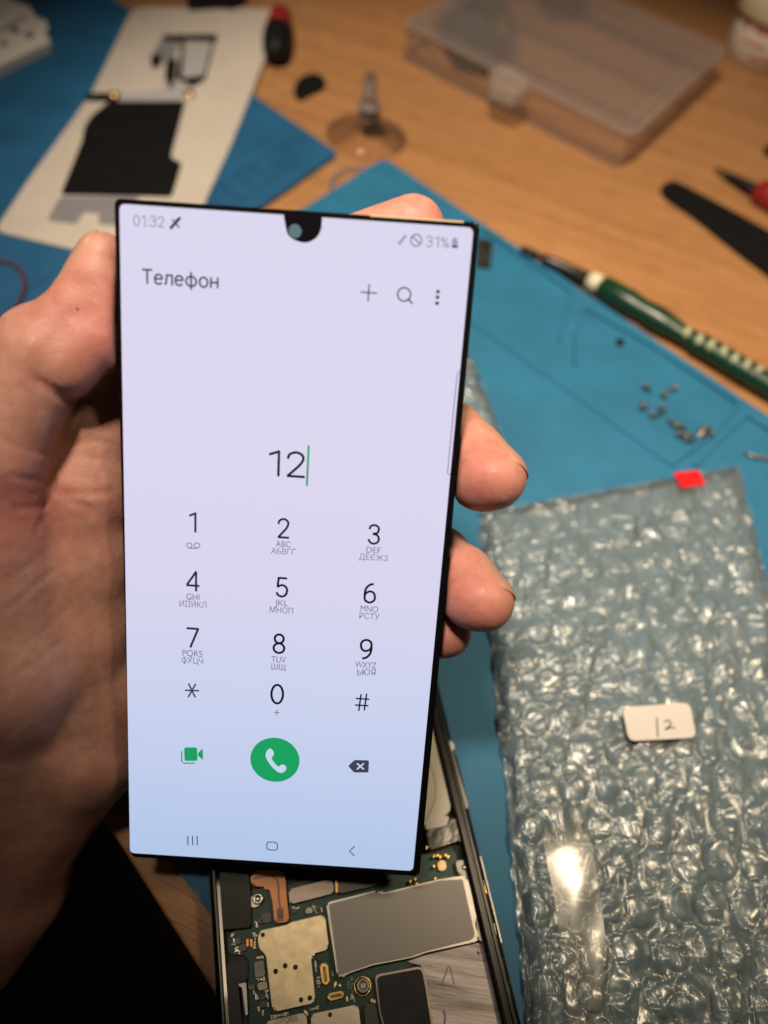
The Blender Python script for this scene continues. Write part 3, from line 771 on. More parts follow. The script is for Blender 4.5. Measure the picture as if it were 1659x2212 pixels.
rail = slab('silver_corner', fB([(1062, 275), (1185, 258), (1230, 400), (1262, 560), (1300, 740), (1290, 880), (1232, 862), (1215, 700), (1165, 440), (1150, 392), (1085, 372)]), z + .36, z + .62, mat('pale cast metal', (.40, .37, .34), .5, metal=.6, var=.2, vscale=120), op, .06, .03)
for x, y in ((1130, 320), (1225, 550), (1240, 608)):
    c = D(*fB([(x, y)])[0], z + .64); lathe('rivet', c, [(.07, z + .61), (.07, z + .65), (.045, z + .67), (0, z + .675)], M_steel, rail, 16)
for P in ([(1300, 920), (1325, 915), (1440, 1400), (1480, 1620), (1440, 1620), (1400, 1380)], [(1230, 360), (1262, 395), (1295, 520), (1280, 520), (1250, 440)], [(1340, 730), (1350, 735), (1368, 830), (1356, 820)]):
    slab('inner_rail', fB(P), z + .35, z + .68, M_rail if P[0][0] != 1230 else M_gold, op, .02, .015)
lk = slab('lock_tab', fB([(1415, 1270), (1460, 1265), (1490, 1330), (1480, 1370), (1450, 1370), (1430, 1330)]), z + .36, z + .72, M_rail, op, .05, .03)
slab('gold_pin', fB([(1425, 1170), (1445, 1172), (1455, 1225), (1432, 1228)]), z + .36, z + .76, mat('pale pin', (.75, .62, .45), .3, metal=.8), op, .03, .02)
# gold spring feet along the antenna edge
for x, y, hgt in ((905, 235, .3), (930, 228, .3), (950, 240, .26), (990, 228, .3), (1008, 240, .28), (905, 310, .3), (913, 400, .36), (572, 420, .34), (730, 422, .26), (765, 405, .28), (778, 440, .26), (850, 172, .3)):
    slab('spring_foot', fB([(x - 9, y + 18), (x + 9, y + 14), (x + 8, y - 12), (x - 4, y - 14)]), BZ + .002, BZ + hgt * .8, M_gold, board, .03, .04)
part('gold_chip', fB([(925, 280), (985, 262), (1000, 335), (940, 352)]), .12, mat('bronze chip', (.42, .30, .15), .35, metal=.5, var=.3, vscale=300))
for P, q in (([(1078, 975), (1150, 965), (1172, 1150), (1105, 1165)], [(1102, 1000), (1132, 995), (1148, 1130), (1122, 1136)]), ([(1147, 1242), (1288, 1212), (1305, 1270), (1160, 1312)], [(1172, 1252), (1272, 1232), (1284, 1262), (1182, 1288)])):
    cn = part('connector', fA(P), .12, M_gold, .05, .03)
    slab('socket', fA(q), BZ + .122, BZ + .135, M_chipb, cn, .03)
    a0, a1, a2, a3 = [np.array(v) for v in q]
    lng = (a3 - a0) if np.linalg.norm(a3 - a0) > np.linalg.norm(a1 - a0) else (a1 - a0); sh = (a1 - a0) if lng is not (a1 - a0) and np.linalg.norm(a3 - a0) > np.linalg.norm(a1 - a0) else (a3 - a0)
    bm = bmesh.new()
    for i in range(9):
        for g in (.08, .68):
            o_ = a0 + lng * (.08 + i * .1) + sh * g
            prism_bm([D(*fA([tuple(w_)])[0], BZ + .15)[:2] for w_ in (o_, o_ + lng * .05, o_ + lng * .05 + sh * .24, o_ + sh * .24)], BZ + .136, BZ + .15, 0, 2, bm)
    from_bm('pin_row', bm, M_gold, cn)
c = D(*fA([(1468, 1172)])[0], BZ + .1)
po = lathe('screw_post', c, [(0, BZ + .002), (.215, BZ + .002), (.215, BZ + .05), (.18, BZ + .055), (.175, BZ + .04)], M_gold, board, 28)
lathe('nut', c, [(.165, BZ + .045), (.165, BZ + .17), (.13, BZ + .20), (.10, BZ + .19), (.09, BZ + .10), (.075, BZ + .10), (.07, BZ + .15), (.04, BZ + .17), (0, BZ + .14)], M_rail, po, 24)
sh2 = part('pale_shield', fA([(1000, 1440), (1025, 1420), (1405, 1342), (1430, 1362), (1462, 1640), (1010, 1700)]), .2, M_can2, .06, .04)
c = D(*fA([(1172, 1432)])[0], BZ + .2); lathe('vent_hole', c, [(.05, BZ + .199), (.035, BZ + .207), (.028, BZ + .203), (0, BZ + .2015)], M_hole, sh2, 14)
sh3 = part('pale_shield', fA([(595, 1505), (620, 1485), (925, 1415), (958, 1430), (985, 1700), (600, 1700)]), .2, M_can2, .06, .04)
def board_text(s, P0, P1, hgt, zz, material, parent, off=0.0, name='lettering'):
    "text whose baseline runs between two photograph points"
    V, Fc = text_vf(s, off)
    a, b = D(*P0, zz)[:2], D(*P1, zz)[:2]
    x0, x1 = V[:, 0].min(), V[:, 0].max(); y1 = V[:, 1].max(); y0 = min(0, V[:, 1].min())
    d = (b - a); L_ = np.linalg.norm(d); d /= L_; nrm = np.array([-d[1], d[0]])
    W = [(*(a + d * ((x - x0) / (x1 - x0) * L_) + nrm * (y / y1 * hgt)), zz + .004) for x, y, _ in V]
    return add(name, W, Fc, material, parent)
board_text('217FQ0EA', fA([(672, 1522)])[0], fA([(882, 1488)])[0], .12, BZ + .2, mat('laser etch', (.10, .075, .05), .7), sh3)
board_text('W_RF_07', fA([(1352, 1092)])[0], fA([(1376, 1240)])[0], .07, BZ, M_silk, board)
board_text('V4.3', fA([(1322, 1130)])[0], fA([(1334, 1195)])[0], .06, BZ, M_silk, board)
ol = part('inductor', fA([(1478, 1350), (1500, 1332), (1585, 1322), (1615, 1520), (1600, 1600), (1500, 1620)]), .22, mat('olive inductor', (.018, .022, .010), .35, var=.3, vscale=150), .08, .06)
part('spring_contact', fA([(1528, 1292), (1570, 1285), (1590, 1310), (1588, 1335), (1560, 1318), (1530, 1316)]), .1, M_gold, .04, .03)
for P in ([(1218, 1122), (1236, 1135), (1228, 1175), (1208, 1188), (1202, 1175), (1218, 1155)], [(1245, 1155), (1272, 1152), (1278, 1172), (1250, 1180)], [(1316, 1262), (1330, 1260), (1338, 1310), (1322, 1318)], [(932, 1388), (960, 1390), (980, 1435), (966, 1445), (950, 1408), (934, 1402)]):
    part('spring_contact', fA(P), .06, mat('pale gold', (.78, .60, .30), .35, metal=.7), .03, .02)
ch = part('white_chip', fA([(488, 958), (572, 940), (588, 1078), (498, 1100)]), .1, mat('grey ceramic', (.30, .27, .24), .5, var=.2, vscale=300), .03, .015)
part('metal_can', fA([(430, 1165), (492, 1152), (498, 1200), (438, 1212)]), .1, M_can4, .03, .02)
part('metal_can', fA([(515, 1145), (600, 1128), (612, 1195), (525, 1215)]), .1, M_can3, .03, .02)
part('metal_can', fA([(955, 470), (1005, 460), (1022, 510), (950, 522)]), .1, M_can3, .03, .02)
for x, y, s in ((1062, 462, 22), (595, 565, 45), (540, 590, 22), (1085, 935, 18), (560, 1275, 26), (570, 1340, 30), (340, 770, 26), (385, 830, 30), (850, 500, 20)):
    part('black_chip', fA([(x - s, y - s), (x + s, y - s * 1.3), (x + s * 1.1, y + s * .7), (x - s * .9, y + s)]), .09, M_chipb, .02, .015)
for x in (428, 462):
    part('coil', fA([(x - 12, 750), (x + 10, 745), (x + 14, 815), (x - 8, 822)]), .1, mat('copper coil', (.60, .25, .06), .3, metal=.6, var=.5, vscale=900), .02, .02)
# tiny soldered capacitors: one built, the rest copied
capv = []
bm = bmesh.new()
for xa, xb, e_ in ((-.022, .022, 0), (-.036, -.0221, .002), (.0221, .036, .002)): prism_bm([(xa, -.018 - e_), (xb, -.018 - e_), (xb, .018 + e_), (xa, .018 + e_)], 0, .035 + e_, 0, 1, bm)
cap0 = None
spots = []
def seg(a, b, n, jit=3):
    for i in range(n):
        t = (i + .5) / n; spots.append((a[0] + (b[0] - a[0]) * t + random.uniform(-jit, jit), a[1] + (b[1] - a[1]) * t + random.uniform(-jit, jit)))
seg((300, 700), (310, 860), 8, 14); seg((340, 840), (345, 870), 4, 12); seg((490, 690), (500, 840), 7, 6); seg((500, 590), (510, 640), 3, 6); seg((515, 915), (575, 910), 4); seg((510, 1110), (590, 1105), 5, 8)
seg((1040, 950), (1048, 1045), 4, 2); seg((1065, 1085), (1072, 1190), 4, 4); seg((830, 470), (890, 465), 4, 8); seg((1015, 440), (1050, 510), 5, 6); seg((1098, 470), (1100, 495), 2); seg((1190, 1045), (1195, 1075), 2)
seg((485, 1215), (520, 1300), 6, 10); seg((600, 1190), (605, 1280), 5, 6); seg((525, 1360), (535, 1390), 3, 6); seg((610, 1330), (615, 1360), 3, 6); seg((640, 1455), (790, 1418), 9, 4); seg((990, 1385), (1070, 1365), 6, 3); seg((570, 1400), (565, 1430), 2, 4); seg((1360, 1262), (1385, 1300), 5, 10)
for i, (x, y) in enumerate(spots[:96]):
    if cap0 is None:
        cap0 = o = from_bm('capacitor', bm, M_cap, board, False, True)
        o.data.materials.append(mat('solder', (.75, .70, .58), .3, metal=.8))
        for k_, p_ in enumerate(o.data.polygons): p_.material_index = 1 if k_ >= 6 else 0
    else:
        o = cap0.copy(); C.objects.link(o); o.parent = board
    q = D(*fA([(x, y)])[0], BZ + .02); base = WM[op.name].translation / U
    o.location = (Vector((q[0], q[1], BZ)) - base) * U
    o.rotation_euler = (0, 0, math.atan2(ev[1], ev[0]) + random.choice((0, math.pi / 2)))
    s = random.uniform(.5, .95); o.scale = (s, s, s)
# ------------------------------------------------------------------ held phone
KS = 0.96
RPh = np.array([[0.9977321, 0.06382077, -0.02139099], [0.06720494, -0.96229586, 0.26357194], [-0.00376309, -0.26441176, -0.96440254]])  # phone axes -> camera axes
TPh = np.array([-2.19632277, 1.43715165, 16.99086864]) * KS
PWd, PHt, PTh = 7.18 * KS, 15.1 * KS, .50
RPw = RW @ RPh
def SL(px, py):
    "phone-face coordinates (cm) of a photograph point"
    d = RPh.T @ np.array([px - CX, py - CY, F]); o = RPh.T @ (-TPh)
    return (o + d * (-o[2] / d[2]))[:2]
mw = Matrix.Identity(4)
loc = c2w(TPh)
for i in range(3):
    for j in range(3): mw[i][j] = RPw[i, j]
hp = thing('held_phone', 'black phone held up in the hand, its lit screen showing a dial keypad', 'phone', loc, None, mw)
M_glass = mat('black front glass', (.003, .003, .004), .08, spec=.5)
M_body = mat('black phone frame', (.006, .006, .007), .25, metal=.3, spec=.5)
def loc_slab(name, P, z0, z1, material, parent, r=0., bev=0., n=5):
    if r: P = rounded(P, r, n)
    return from_bm(name, prism_bm(P, z0, z1, bev), material, parent, False, True)
cor = [SL(247, 428), SL(1037, 481), SL(906, 1893), SL(283, 1851)]
loc_slab('body', cor, -PTh, 0, M_body, hp, .10, .05)
M_edge = mat('gold edge highlight', (.80, .62, .40), .55, metal=.5)  # edge highlight painted in as a gold strip on part of the top edge
tl, tr = np.array(cor[0]), np.array(cor[1])
loc_slab('top_glint', [tl + (tr - tl) * .70 + [0, .009], tl + (tr - tl) * .955 + [0, .009], tl + (tr - tl) * .955 + [0, -.02], tl + (tr - tl) * .70 + [0, -.02]], -.06, .004, M_edge, hp)
scr_px = [(258, 440), (1023, 492), (892, 1881), (281, 1842)]
sq = [SL(*q) for q in scr_px]
Ps = rounded(sq, .12, 6)
def screen_mat():
    M = bpy.data.materials.new('lit screen'); M.use_nodes = True
    nt = M.node_tree; N = nt.nodes; L = nt.links; b = N['Principled BSDF']
    b.inputs['Base Color'].default_value = (.004, .004, .005, 1); b.inputs['Roughness'].default_value = .12; b.inputs['Specular IOR Level'].default_value = .15
    tc = N.new('ShaderNodeTexCoord'); sx = N.new('ShaderNodeSeparateXYZ'); L.new(tc.outputs['Object'], sx.inputs[0])
    mr = N.new('ShaderNodeMapRange'); mr.inputs[1].default_value = 7.2 * U; mr.inputs[2].default_value = -7.2 * U
    L.new(sx.outputs['Y'], mr.inputs[0])
    r = N.new('ShaderNodeValToRGB'); e = r.color_ramp.elements
    e[0].position = 0; e[0].color = (*s2l(220, 215, 238), 1)
    e[1].position = 1; e[1].color = (*s2l(178, 198, 232), 1)
    q = e.new(.35); q.color = (*s2l(220, 215, 239), 1)
    q = e.new(.55); q.color = (*s2l(214, 212, 239), 1)
    q = e.new(.75); q.color = (*s2l(200, 209, 238), 1)
    L.new(mr.outputs[0], r.inputs[0])
    L.new(r.outputs[0], b.inputs['Emission Color']); b.inputs['Emission Strength'].default_value = 1.0
    return M
M_scr = screen_mat()
scr = loc_slab('screen', Ps, -.01, .006, M_scr, hp)
ZU = .012
M_t1 = emat('ui black', s2l(14, 14, 28)); M_t2 = emat('ui grey', s2l(118, 116, 140)); M_t3 = emat('ui dark grey', s2l(70, 68, 92)); M_t3b = emat('ui ink', s2l(40, 42, 62))
M_gr = emat('ui green', s2l(26, 160, 96)); M_gl = emat('ui pale', s2l(198, 214, 236)); M_t4 = emat('ui slate', s2l(62, 66, 84)); M_ln = emat('ui line', s2l(160, 160, 186))
def ell(cx_, cy_, rx_, ry_): return ([(cx_ + rx_ * math.sin(t), cy_ + ry_ * math.cos(t)) for t in np.linspace(0, 2 * math.pi, 17)[:-1]], 2)
SIX = [(.46, .97), (.28, .92), (.11, .72), (.06, .42), (.10, .14), (.30, .03), (.50, .13), (.55, .32), (.48, .52), (.31, .59), (.13, .5), (.065, .36)]
GL = {'0': [ell(.31, .5, .26, .465)], '1': [([(.0, .82), (.30, .955)], 0), ([(.30, 1), (.30, 0)], 0)],
      '2': [([(.05, .70), (.09, .87), (.29, .965), (.48, .87), (.51, .70), (.42, .50), (.25, .28), (.05, .04)], 1), ([(.03, .04), (.58, .04)], 0)],
      '3': [([(.05, .74), (.11, .9), (.29, .965), (.47, .88), (.50, .73), (.43, .58), (.22, .525)], 1), ([(.22, .525), (.45, .46), (.53, .27), (.46, .1), (.29, .03), (.11, .1), (.04, .25)], 1)],
      '4': [([(.47, 1), (.03, .30)], 0), ([(.0, .28), (.62, .28)], 0), ([(.46, 1), (.46, 0)], 0)],
      '5': [([(.53, .955), (.11, .955)], 0), ([(.135, 1), (.085, .5)], 0), ([(.085, .5), (.30, .61), (.49, .51), (.54, .3), (.46, .11), (.29, .03), (.12, .1), (.05, .23)], 1)],
      '6': [(SIX, 1)], '7': [([(.02, .955), (.58, .955)], 0), ([(.56, .97), (.19, 0)], 0)],
      '8': [ell(.3, .745, .205, .215), ell(.3, .275, .245, .24)], '9': [([(.60 - x, 1 - y) for x, y in SIX], 1)],
      ':': [([(.05, .16), (.05, .04)], 0), ([(.05, .70), (.05, .58)], 0)], '%': [ell(.13, .77, .1, .17), ell(.56, .23, .1, .17), ([(.17, .08), (.52, .92)], 0)],
      'Т': [([(0, .95), (.64, .95)], 0), ([(.32, .97), (.32, 0)], 0)],
      'е': [([(.05, .39), (.50, .39)], 0), ([(.50, .37), (.47, .58), (.28, .69), (.10, .58), (.05, .36), (.1, .12), (.30, .04), (.49, .14)], 1)],
      'л': [([(.0, .05), (.08, .10), (.12, .3), (.14, .70)], 1), ([(.10, .68), (.53, .68)], 0), ([(.48, .70), (.48, 0)], 0)],
      'ф': [ell(.38, .36, .32, .33), ([(.38, 1.0), (.38, -.22)], 0)], 'о': [ell(.29, .36, .25, .33)],
      'н': [([(.06, .73), (.06, 0)], 0), ([(.48, .73), (.48, 0)], 0), ([(.06, .38), (.48, .38)], 0)]}
GL['Ь'] = [([(.06, 1), (.06, 0)], 0), ([(.06, .06), (.34, .06), (.5, .16), (.5, .42), (.34, .54), (.06, .54)], 1)]
GW = {'Ь': .56, '0': .62, '1': .36, '2': .6, '3': .57, '4': .62, '5': .58, '6': .6, '7': .58, '8': .6, '9': .6, ':': .1, '%': .68, 'Т': .64, 'е': .54, 'л': .53, 'ф': .76, 'о': .58, 'н': .54}
class UI:
    "collects text and strokes of one screen item into a single mesh"
    def __init__(s): s.V = []; s.F = []; s.I = []; s.M = []
    def _m(s, m_):
        if m_ not in s.M: s.M.append(m_)
        return s.M.index(m_)
    def raw(s, V, Fc, m_):
        o = len(s.V); s.V += [tuple(v) for v in V]; s.F += [[i + o for i in f] for f in Fc]; s.I += [s._m(m_)] * len(Fc)
    def text(s, t, px, py, cap, m_, off=0., width=None, ref='H', z=0.):
        V, Fc = text_vf(t, off); R_, _ = text_vf(ref, off)
        k = np.linalg.norm(SL(px, py - cap / 2) - SL(px, py + cap / 2)) / (R_[:, 1].max() - R_[:, 1].min())
        kx = k
        if width: kx = np.linalg.norm(SL(px - width / 2, py) - SL(px + width / 2, py)) / (V[:, 0].max() - V[:, 0].min())
        c = SL(px, py); mx_ = (V[:, 0].max() + V[:, 0].min()) / 2; my = (R_[:, 1].max() + R_[:, 1].min()) / 2
        s.raw([(c[0] + (x - mx_) * kx, c[1] + (y - my) * k, ZU + z) for x, y, _ in V], Fc, m_)
    def glyphs(s, t, px, py, cap, m_, wt, width=None, gap=.17):
        "characters drawn as strokes, centred on px, py"
        hgt = np.linalg.norm(SL(px, py - cap / 2) - SL(px, py + cap / 2)); adv = []; x = 0
        for ch in t: adv.append(x); x += GW[ch] + gap
        tot = x - gap; kx = hgt
        if width: kx = np.linalg.norm(SL(px - width / 2, py) - SL(px + width / 2, py)) / tot
        c = SL(px, py); q = 0
        for ch, a_ in zip(t, adv):
            for P, cur in GL[ch]:
                cl = cur == 2
                if cur: P = smooth_line([np.array(p_, float) for p_ in P], 6, cl)
                W = [c + np.array([(a_ + p_[0] - tot / 2) * kx, (p_[1] - .5) * hgt]) for p_ in P]
                q += 1; s.bm(ribbon(W, wt * hgt, ZU - .002 + .0004 * q, ZU + .001 + .0004 * q, cl), m_)
    def line(s, P, wd, m_, closed=False, curve=0, z=0.):
        P = [SL(*q) for q in P]
        if curve: P = smooth_line(P, curve, closed)
        bm = ribbon(P, wd, ZU - .002 + z, ZU + .001 + z, closed); s.bm(bm, m_)
    def loc(s, P, m_, z=0.):
        s.bm(prism_bm(P, ZU - .002 + z, ZU + z), m_)
    def poly(s, P, m_, r=0., z=0.):
        P = [SL(*q) for q in P]
        s.loc(rounded(P, r) if r else P, m_, z)
    def disc(s, px, py, r, m_, z=0., hole=None):
        c = SL(px, py)
        if hole: s.bm(ribbon([c + (r - hole / 2) * np.array([math.cos(t), math.sin(t)]) for t in np.linspace(0, 2 * math.pi, 41)[:-1]], hole, ZU - .002 + z, ZU + .001 + z, True), m_)
        else: s.loc([c + r * np.array([math.cos(t), math.sin(t)]) for t in np.linspace(0, 2 * math.pi, 41)[:-1]], m_, z)
    def bm(s, bm, m_):
        bmesh.ops.recalc_face_normals(bm, faces=bm.faces); bm.verts.index_update()
        s.raw([v.co[:] for v in bm.verts], [[v.index for v in f.verts] for f in bm.faces], m_); bm.free()
    def done(s, name, parent):
        return add(name, s.V, s.F, None, parent, False, True, s.M, s.I)
cm = lambda n: n / 100.0                                              # about 100 photograph px per cm on the screen
# status bar
u = UI(); u.glyphs('01:32', 322, 478, 24, M_t2, .085, 67)
u.line([(368, 494), (390, 470)], .055, M_t3); u.line([(372, 474), (388, 492)], .028, M_t3); u.line([(380, 474), (386, 478)], .05, M_t3)
u.done('clock_text', scr)
u = UI(); u.line([(861, 528), (874, 512)], .055, M_ln); u.line([(872, 514), (877, 508)], .05, M_ln)
u.disc(899, 519, .115, M_t2, 0, .024); u.line([(891, 511), (907, 527)], .024, M_t2)
u.glyphs('31%', 945, 523, 24, M_t2, .085, 49)
u.poly([(976, 517), (989, 518), (989, 536), (976, 535)], M_ln, .02); u.poly([(979, 513), (986, 513.5), (986, 518), (979, 517.5)], M_ln); u.poly([(976, 530), (989, 531), (989, 536), (976, 535)], M_t3, .01, .004)
u.done('status_icons', scr)
u = UI(); u.glyphs('Телефон', 390, 602, 32, M_t4, .13, 165, .11); u.done('title_text', scr)
u = UI(); u.line([(779, 631), (814, 633.5)], .026, M_t4); u.line([(797.5, 614), (795, 651)], .026, M_t4, z=.003); u.done('plus_icon', scr)
u = UI(); u.disc(873, 636, .138, M_t4, 0, .028); u.line([(881, 645), (891, 656)], .032, M_t4); u.done('search_icon', scr)
u = UI(); [u.disc(x, y, .036, M_t4) for x, y in ((946, 630), (945, 642), (944, 655))]; u.done('menu_icon', scr)
u = UI(); u.glyphs('12', 621, 1002, 56, M_t1, .095, 80); u.line([(667, 962), (663, 1050)], .04, M_gr); u.done('typed_number', scr)
# keypad
keys = [('1', 417, 1128, '', ''), ('2', 613, 1141, 'ABC', 'АБВГҐ'), ('3', 808, 1154, 'DEF', 'ДЕЄЖЗ'),
        ('4', 417, 1255, 'GHI', 'ИІЇЙКЛ'), ('5', 609, 1268, 'JKL', 'МНОП'), ('6', 799, 1281, 'MNO', 'РСТУ'),
        ('7', 416, 1377, 'PQRS', 'ФХЦЧ'), ('8', 603, 1390, 'TUV', 'ШЩ'), ('9', 791, 1402, 'WXYZ', 'ЬЮЯ'),
        ('0', 599, 1499, '', '')]
for d_, x, y, a_, b_ in keys:
    u = UI(); u.glyphs(d_, x, y, 43, M_t1 if x > 500 else M_t3b, .104)
    if a_:
        dx = -1 if x > 500 else 0
        u.text(a_, x + dx, y + 34, 13, M_t2, 0., {'ABC': 33, 'DEF': 31, 'GHI': 28, 'JKL': 28, 'MNO': 38, 'PQRS': 43, 'TUV': 31, 'WXYZ': 46}[a_])
        if 'Ф' in b_: u.line([(x - 17, y + 41), (x - 17.3, y + 58)], .016, M_t2, z=.003)
        if 'Ь' in b_:
            u.glyphs('Ь', x - 15.5, y + 49.5, 13, M_t2, .12); u.text('ЮЯ', x + 6, y + 49.5, 13, M_t2, 0., 29, 'Н')
        else: u.text(b_.replace('Ф', 'О'), x + dx, y + 49.5, 13, M_t2, 0., {'АБВГҐ': 52, 'ДЕЄЖЗ': 62, 'ИІЇЙКЛ': 58, 'МНОП': 50, 'РСТУ': 43, 'ОХЦЧ': 46, 'ШЩ': 31, 'ЬЮЯ': 42}[b_.replace('Ф', 'О')], 'Н')
    if d_ == '1':
        u.disc(409.5, 1178, .065, M_t2, 0, .018); u.disc(426, 1178, .065, M_t2, 0, .018); u.line([(409.5, 1184), (426, 1184)], .018, M_t2)
    if d_ == '0':
        u.line([(592, 1538), (605, 1539)], .018, M_t2); u.line([(598.5, 1532), (598, 1545.5)], .018, M_t2, z=.003)
    u.done('dial_key', scr)
u = UI()
for k in range(3):
    an = math.radians(k * 60 + 2); c_ = (415, 1491)
    u.line([(c_[0] - 15.5 * math.cos(an), c_[1] - 17 * math.sin(an)), (c_[0] + 15.5 * math.cos(an), c_[1] + 17 * math.sin(an))], .036, M_t4, z=.002 * k)
u.done('dial_key', scr)
u = UI()
u.line([(780, 1499), (775, 1535)], .034, M_t1); u.line([(792, 1498), (787, 1534)], .034, M_t1)
u.line([(769, 1508), (798, 1510)], .034, M_t1, z=.003); u.line([(767, 1522), (796, 1524)], .034, M_t1, z=.003)
u.done('dial_key', scr)
# call row
u = UI(); u.poly([(398, 1614), (426, 1614), (427, 1643), (399, 1643)], M_gr, .05); u.poly([(428, 1626), (438, 1616), (439, 1641), (428, 1632)], M_gr, .01)
u.line([(393, 1622), (393, 1644), (398, 1648), (421, 1648)], .028, M_gr); u.done('video_call_icon', scr)
cb = SL(594, 1641); rx = np.linalg.norm(SL(647, 1645) - SL(541, 1637)) / 2; ry = np.linalg.norm(SL(594, 1594) - SL(594, 1689)) / 2
u = UI(); u.loc([cb + [rx * math.cos(t), ry * math.sin(t)] for t in np.linspace(0, 6.2832, 65)[:-1]], M_gr)
hs = [(577, 1621), (584, 1616), (591, 1623), (591, 1631), (587, 1637), (594, 1648), (602, 1655), (608, 1651), (615, 1652), (619, 1659), (613, 1667), (603, 1668), (590, 1658), (578, 1642), (574, 1630)]
u.loc(smooth_line([SL(*q) for q in hs], 5, True), M_gl, .004)
u.done('call_button', scr)
u = UI(); u.poly([(752, 1654), (766, 1641), (797, 1642), (796, 1668), (765, 1668)], M_t4, .04)
u.line([(771, 1648), (786, 1661)], .034, M_gl, z=.004); u.line([(786, 1648), (771, 1661)], .034, M_gl, z=.006); u.done('delete_icon', scr)
u = UI(); [u.line([(x, 1805), (x + .4, 1825)], .024, M_t3) for x in (406, 416, 426)]; u.done('recents_icon', scr)
u = UI(); c_ = SL(588, 1827); u.bm(ribbon(rounded([c_ + [-.125, .11], c_ + [.125, .11], c_ + [.125, -.11], c_ + [-.125, -.11]], .08, 5), .024, ZU - .002, ZU + .001, True), M_t3); u.done('home_icon', scr)
u = UI(); u.line([(766, 1828), (755, 1837.5), (765, 1848)], .026, M_t3); u.done('back_icon', scr)
u = UI(); u.line([(996, 802), (990, 804), (987, 812), (967, 1015), (967, 1023), (972, 1026)], .014, M_t3); u.done('edge_handle', scr)
# notch with its lens
u = UI(); u.loc(rounded([SL(*q) for q in ((611, 455), (697, 460), (694.5, 496), (684, 515), (662, 526), (638, 520), (621, 508), (617, 488))], .14, 5), emat('notch black', (.003, .002, .003)), .002)
u.done('notch', hp)
M_lens = mat('camera lens', (.09, .17, .23), .15, spec=.6)
u = UI(); u.disc(637.5, 499.5, .125, M_lens, .006); u.done('front_camera', hp)

# ------------------------------------------------------------------ the hand
def pt(x, y, d): return CP(x, y, d)
def capsule(P, a, b, ra, rb):
    ab = b - a; t = np.clip(((P - a) @ ab) / (ab @ ab), 0, 1)
    return np.linalg.norm(P - a - t[..., None] * ab, axis=-1) - (ra + (rb - ra) * t)
def smin(a, b, k):
    h = np.clip(.5 + .5 * (b - a) / k, 0, 1)
    return b + (a - b) * h - k * h * (1 - h)
J = dict(
    W=pt(-40, 1890, 21.3), FA=pt(-480, 2500, 25.5),
    iM=pt(205, 960, 18.0), mM=pt(245, 1130, 18.5), rM=pt(258, 1300, 18.8), pM=pt(258, 1470, 18.9),
    hy=pt(190, 1590, 19.1), th=pt(20, 1430, 17.5), th2=pt(-20, 1180, 16.7), tM=pt(0, 985, 15.7), tI=pt(95, 765, 15.35), tD=pt(166, 670, 15.25), tT=pt(221, 558, 15.2))
palm_caps = [('W', 'FA', 2.35, 2.7), ('W', 'iM', 1.7, 1.15), ('W', 'mM', 1.6, 1.2), ('W', 'rM', 1.6, 1.15), ('W', 'pM', 1.6, 1.05), ('hy', 'pM', 1.5, 1.05), ('W', 'hy', 1.8, 1.5),
             ('W', 'th', 1.9, 1.75), ('th', 'th2', 1.75, 1.5), ('th2', 'tM', 1.45, .98), ('th', 'mM', 1.4, 1.0)]
fingers = [
    [(J['iM'], 1.1), (pt(480, 640, 17.0), .86), (pt(742, 556, 16.3), .76), (pt(890, 494, 15.75), .67)],
    [(J['mM'], 1.15), (pt(640, 975, 18.3), .92), (pt(972, 948, 17.0), .79), (pt(1068, 1031, 15.9), .66)],
    [(J['rM'], 1.1), (pt(630, 1215, 18.7), .88), (pt(945, 1208, 17.6), .76), (pt(1045, 1299, 16.5), .65)],
    [(J['pM'], 1.0), (pt(660, 1370, 18.7), .75), (pt(885, 1345, 18.1), .64), (pt(968, 1367, 17.5), .54)],
]
pads = [[], [(pt(1038, 1034, 16.1), .68), (pt(1015, 985, 16.5), .70)], [(pt(1015, 1290, 16.7), .66), (pt(1000, 1245, 17.0), .68)], [(pt(945, 1368, 17.6), .52)]]
PAD = [(pt(208, 938, 16.9), .92), (pt(190, 1060, 17.15), 1.02), (pt(186, 1200, 17.6), 1.15), (pt(188, 1350, 18.1), 1.2), (pt(182, 1500, 18.6), 1.22), (pt(170, 1620, 19.2), 1.25)]
def hand_sdf(P):
    d = None
    for a, b, ra, rb in palm_caps:
        c = capsule(P, J[a], J[b], ra, rb); d = c if d is None else smin(d, c, .55)
    for (a, ra), (b, rb) in zip(PAD[:-1], PAD[1:]): d = smin(d, capsule(P, a, b, ra, rb), .42)
    fd = None
    for ch, pd in zip(fingers, pads):
        f = None
        for (a, ra), (b, rb) in zip(ch[:-1], ch[1:]):
            c = capsule(P, a, b, ra, rb); f = c if f is None else smin(f, c, .16)
        for a, ra in pd: f = smin(f, np.linalg.norm(P - a, axis=-1) - ra, .22)
        fd = f if fd is None else smin(fd, f, .05)
    d = smin(d, fd, .38)
    t = smin(capsule(P, J['tM'], J['tI'], .95, .90), smin(capsule(P, J['tI'], J['tD'], .88, .62), capsule(P, J['tD'], J['tT'], .58, .50), .1), .12)
    t = smin(t, capsule(P, pt(222, 610, 15.3), pt(222, 730, 15.4), .62, .68), .15)
    t = smin(t, capsule(P, pt(186, 742, 15.35), pt(146, 785, 15.3), .72, .70), .12)       # pulp of the thumb
    t = smin(t, np.linalg.norm(P - pt(85, 748, 15.5), axis=-1) - .84, .2)        # knuckle
    d = smin(d, t, .22)
    q = (P - TPh) @ RPh
    h = np.array([PWd / 2 + .02, PHt / 2 + .02, PTh / 2 + 1.27]); q = np.abs(q - np.array([0, 0, 1.25 - PTh / 2])) - h
    box = np.linalg.norm(np.maximum(q, 0), axis=-1) + np.minimum(q.max(-1), 0)
    return -smin(-d, box, .08)

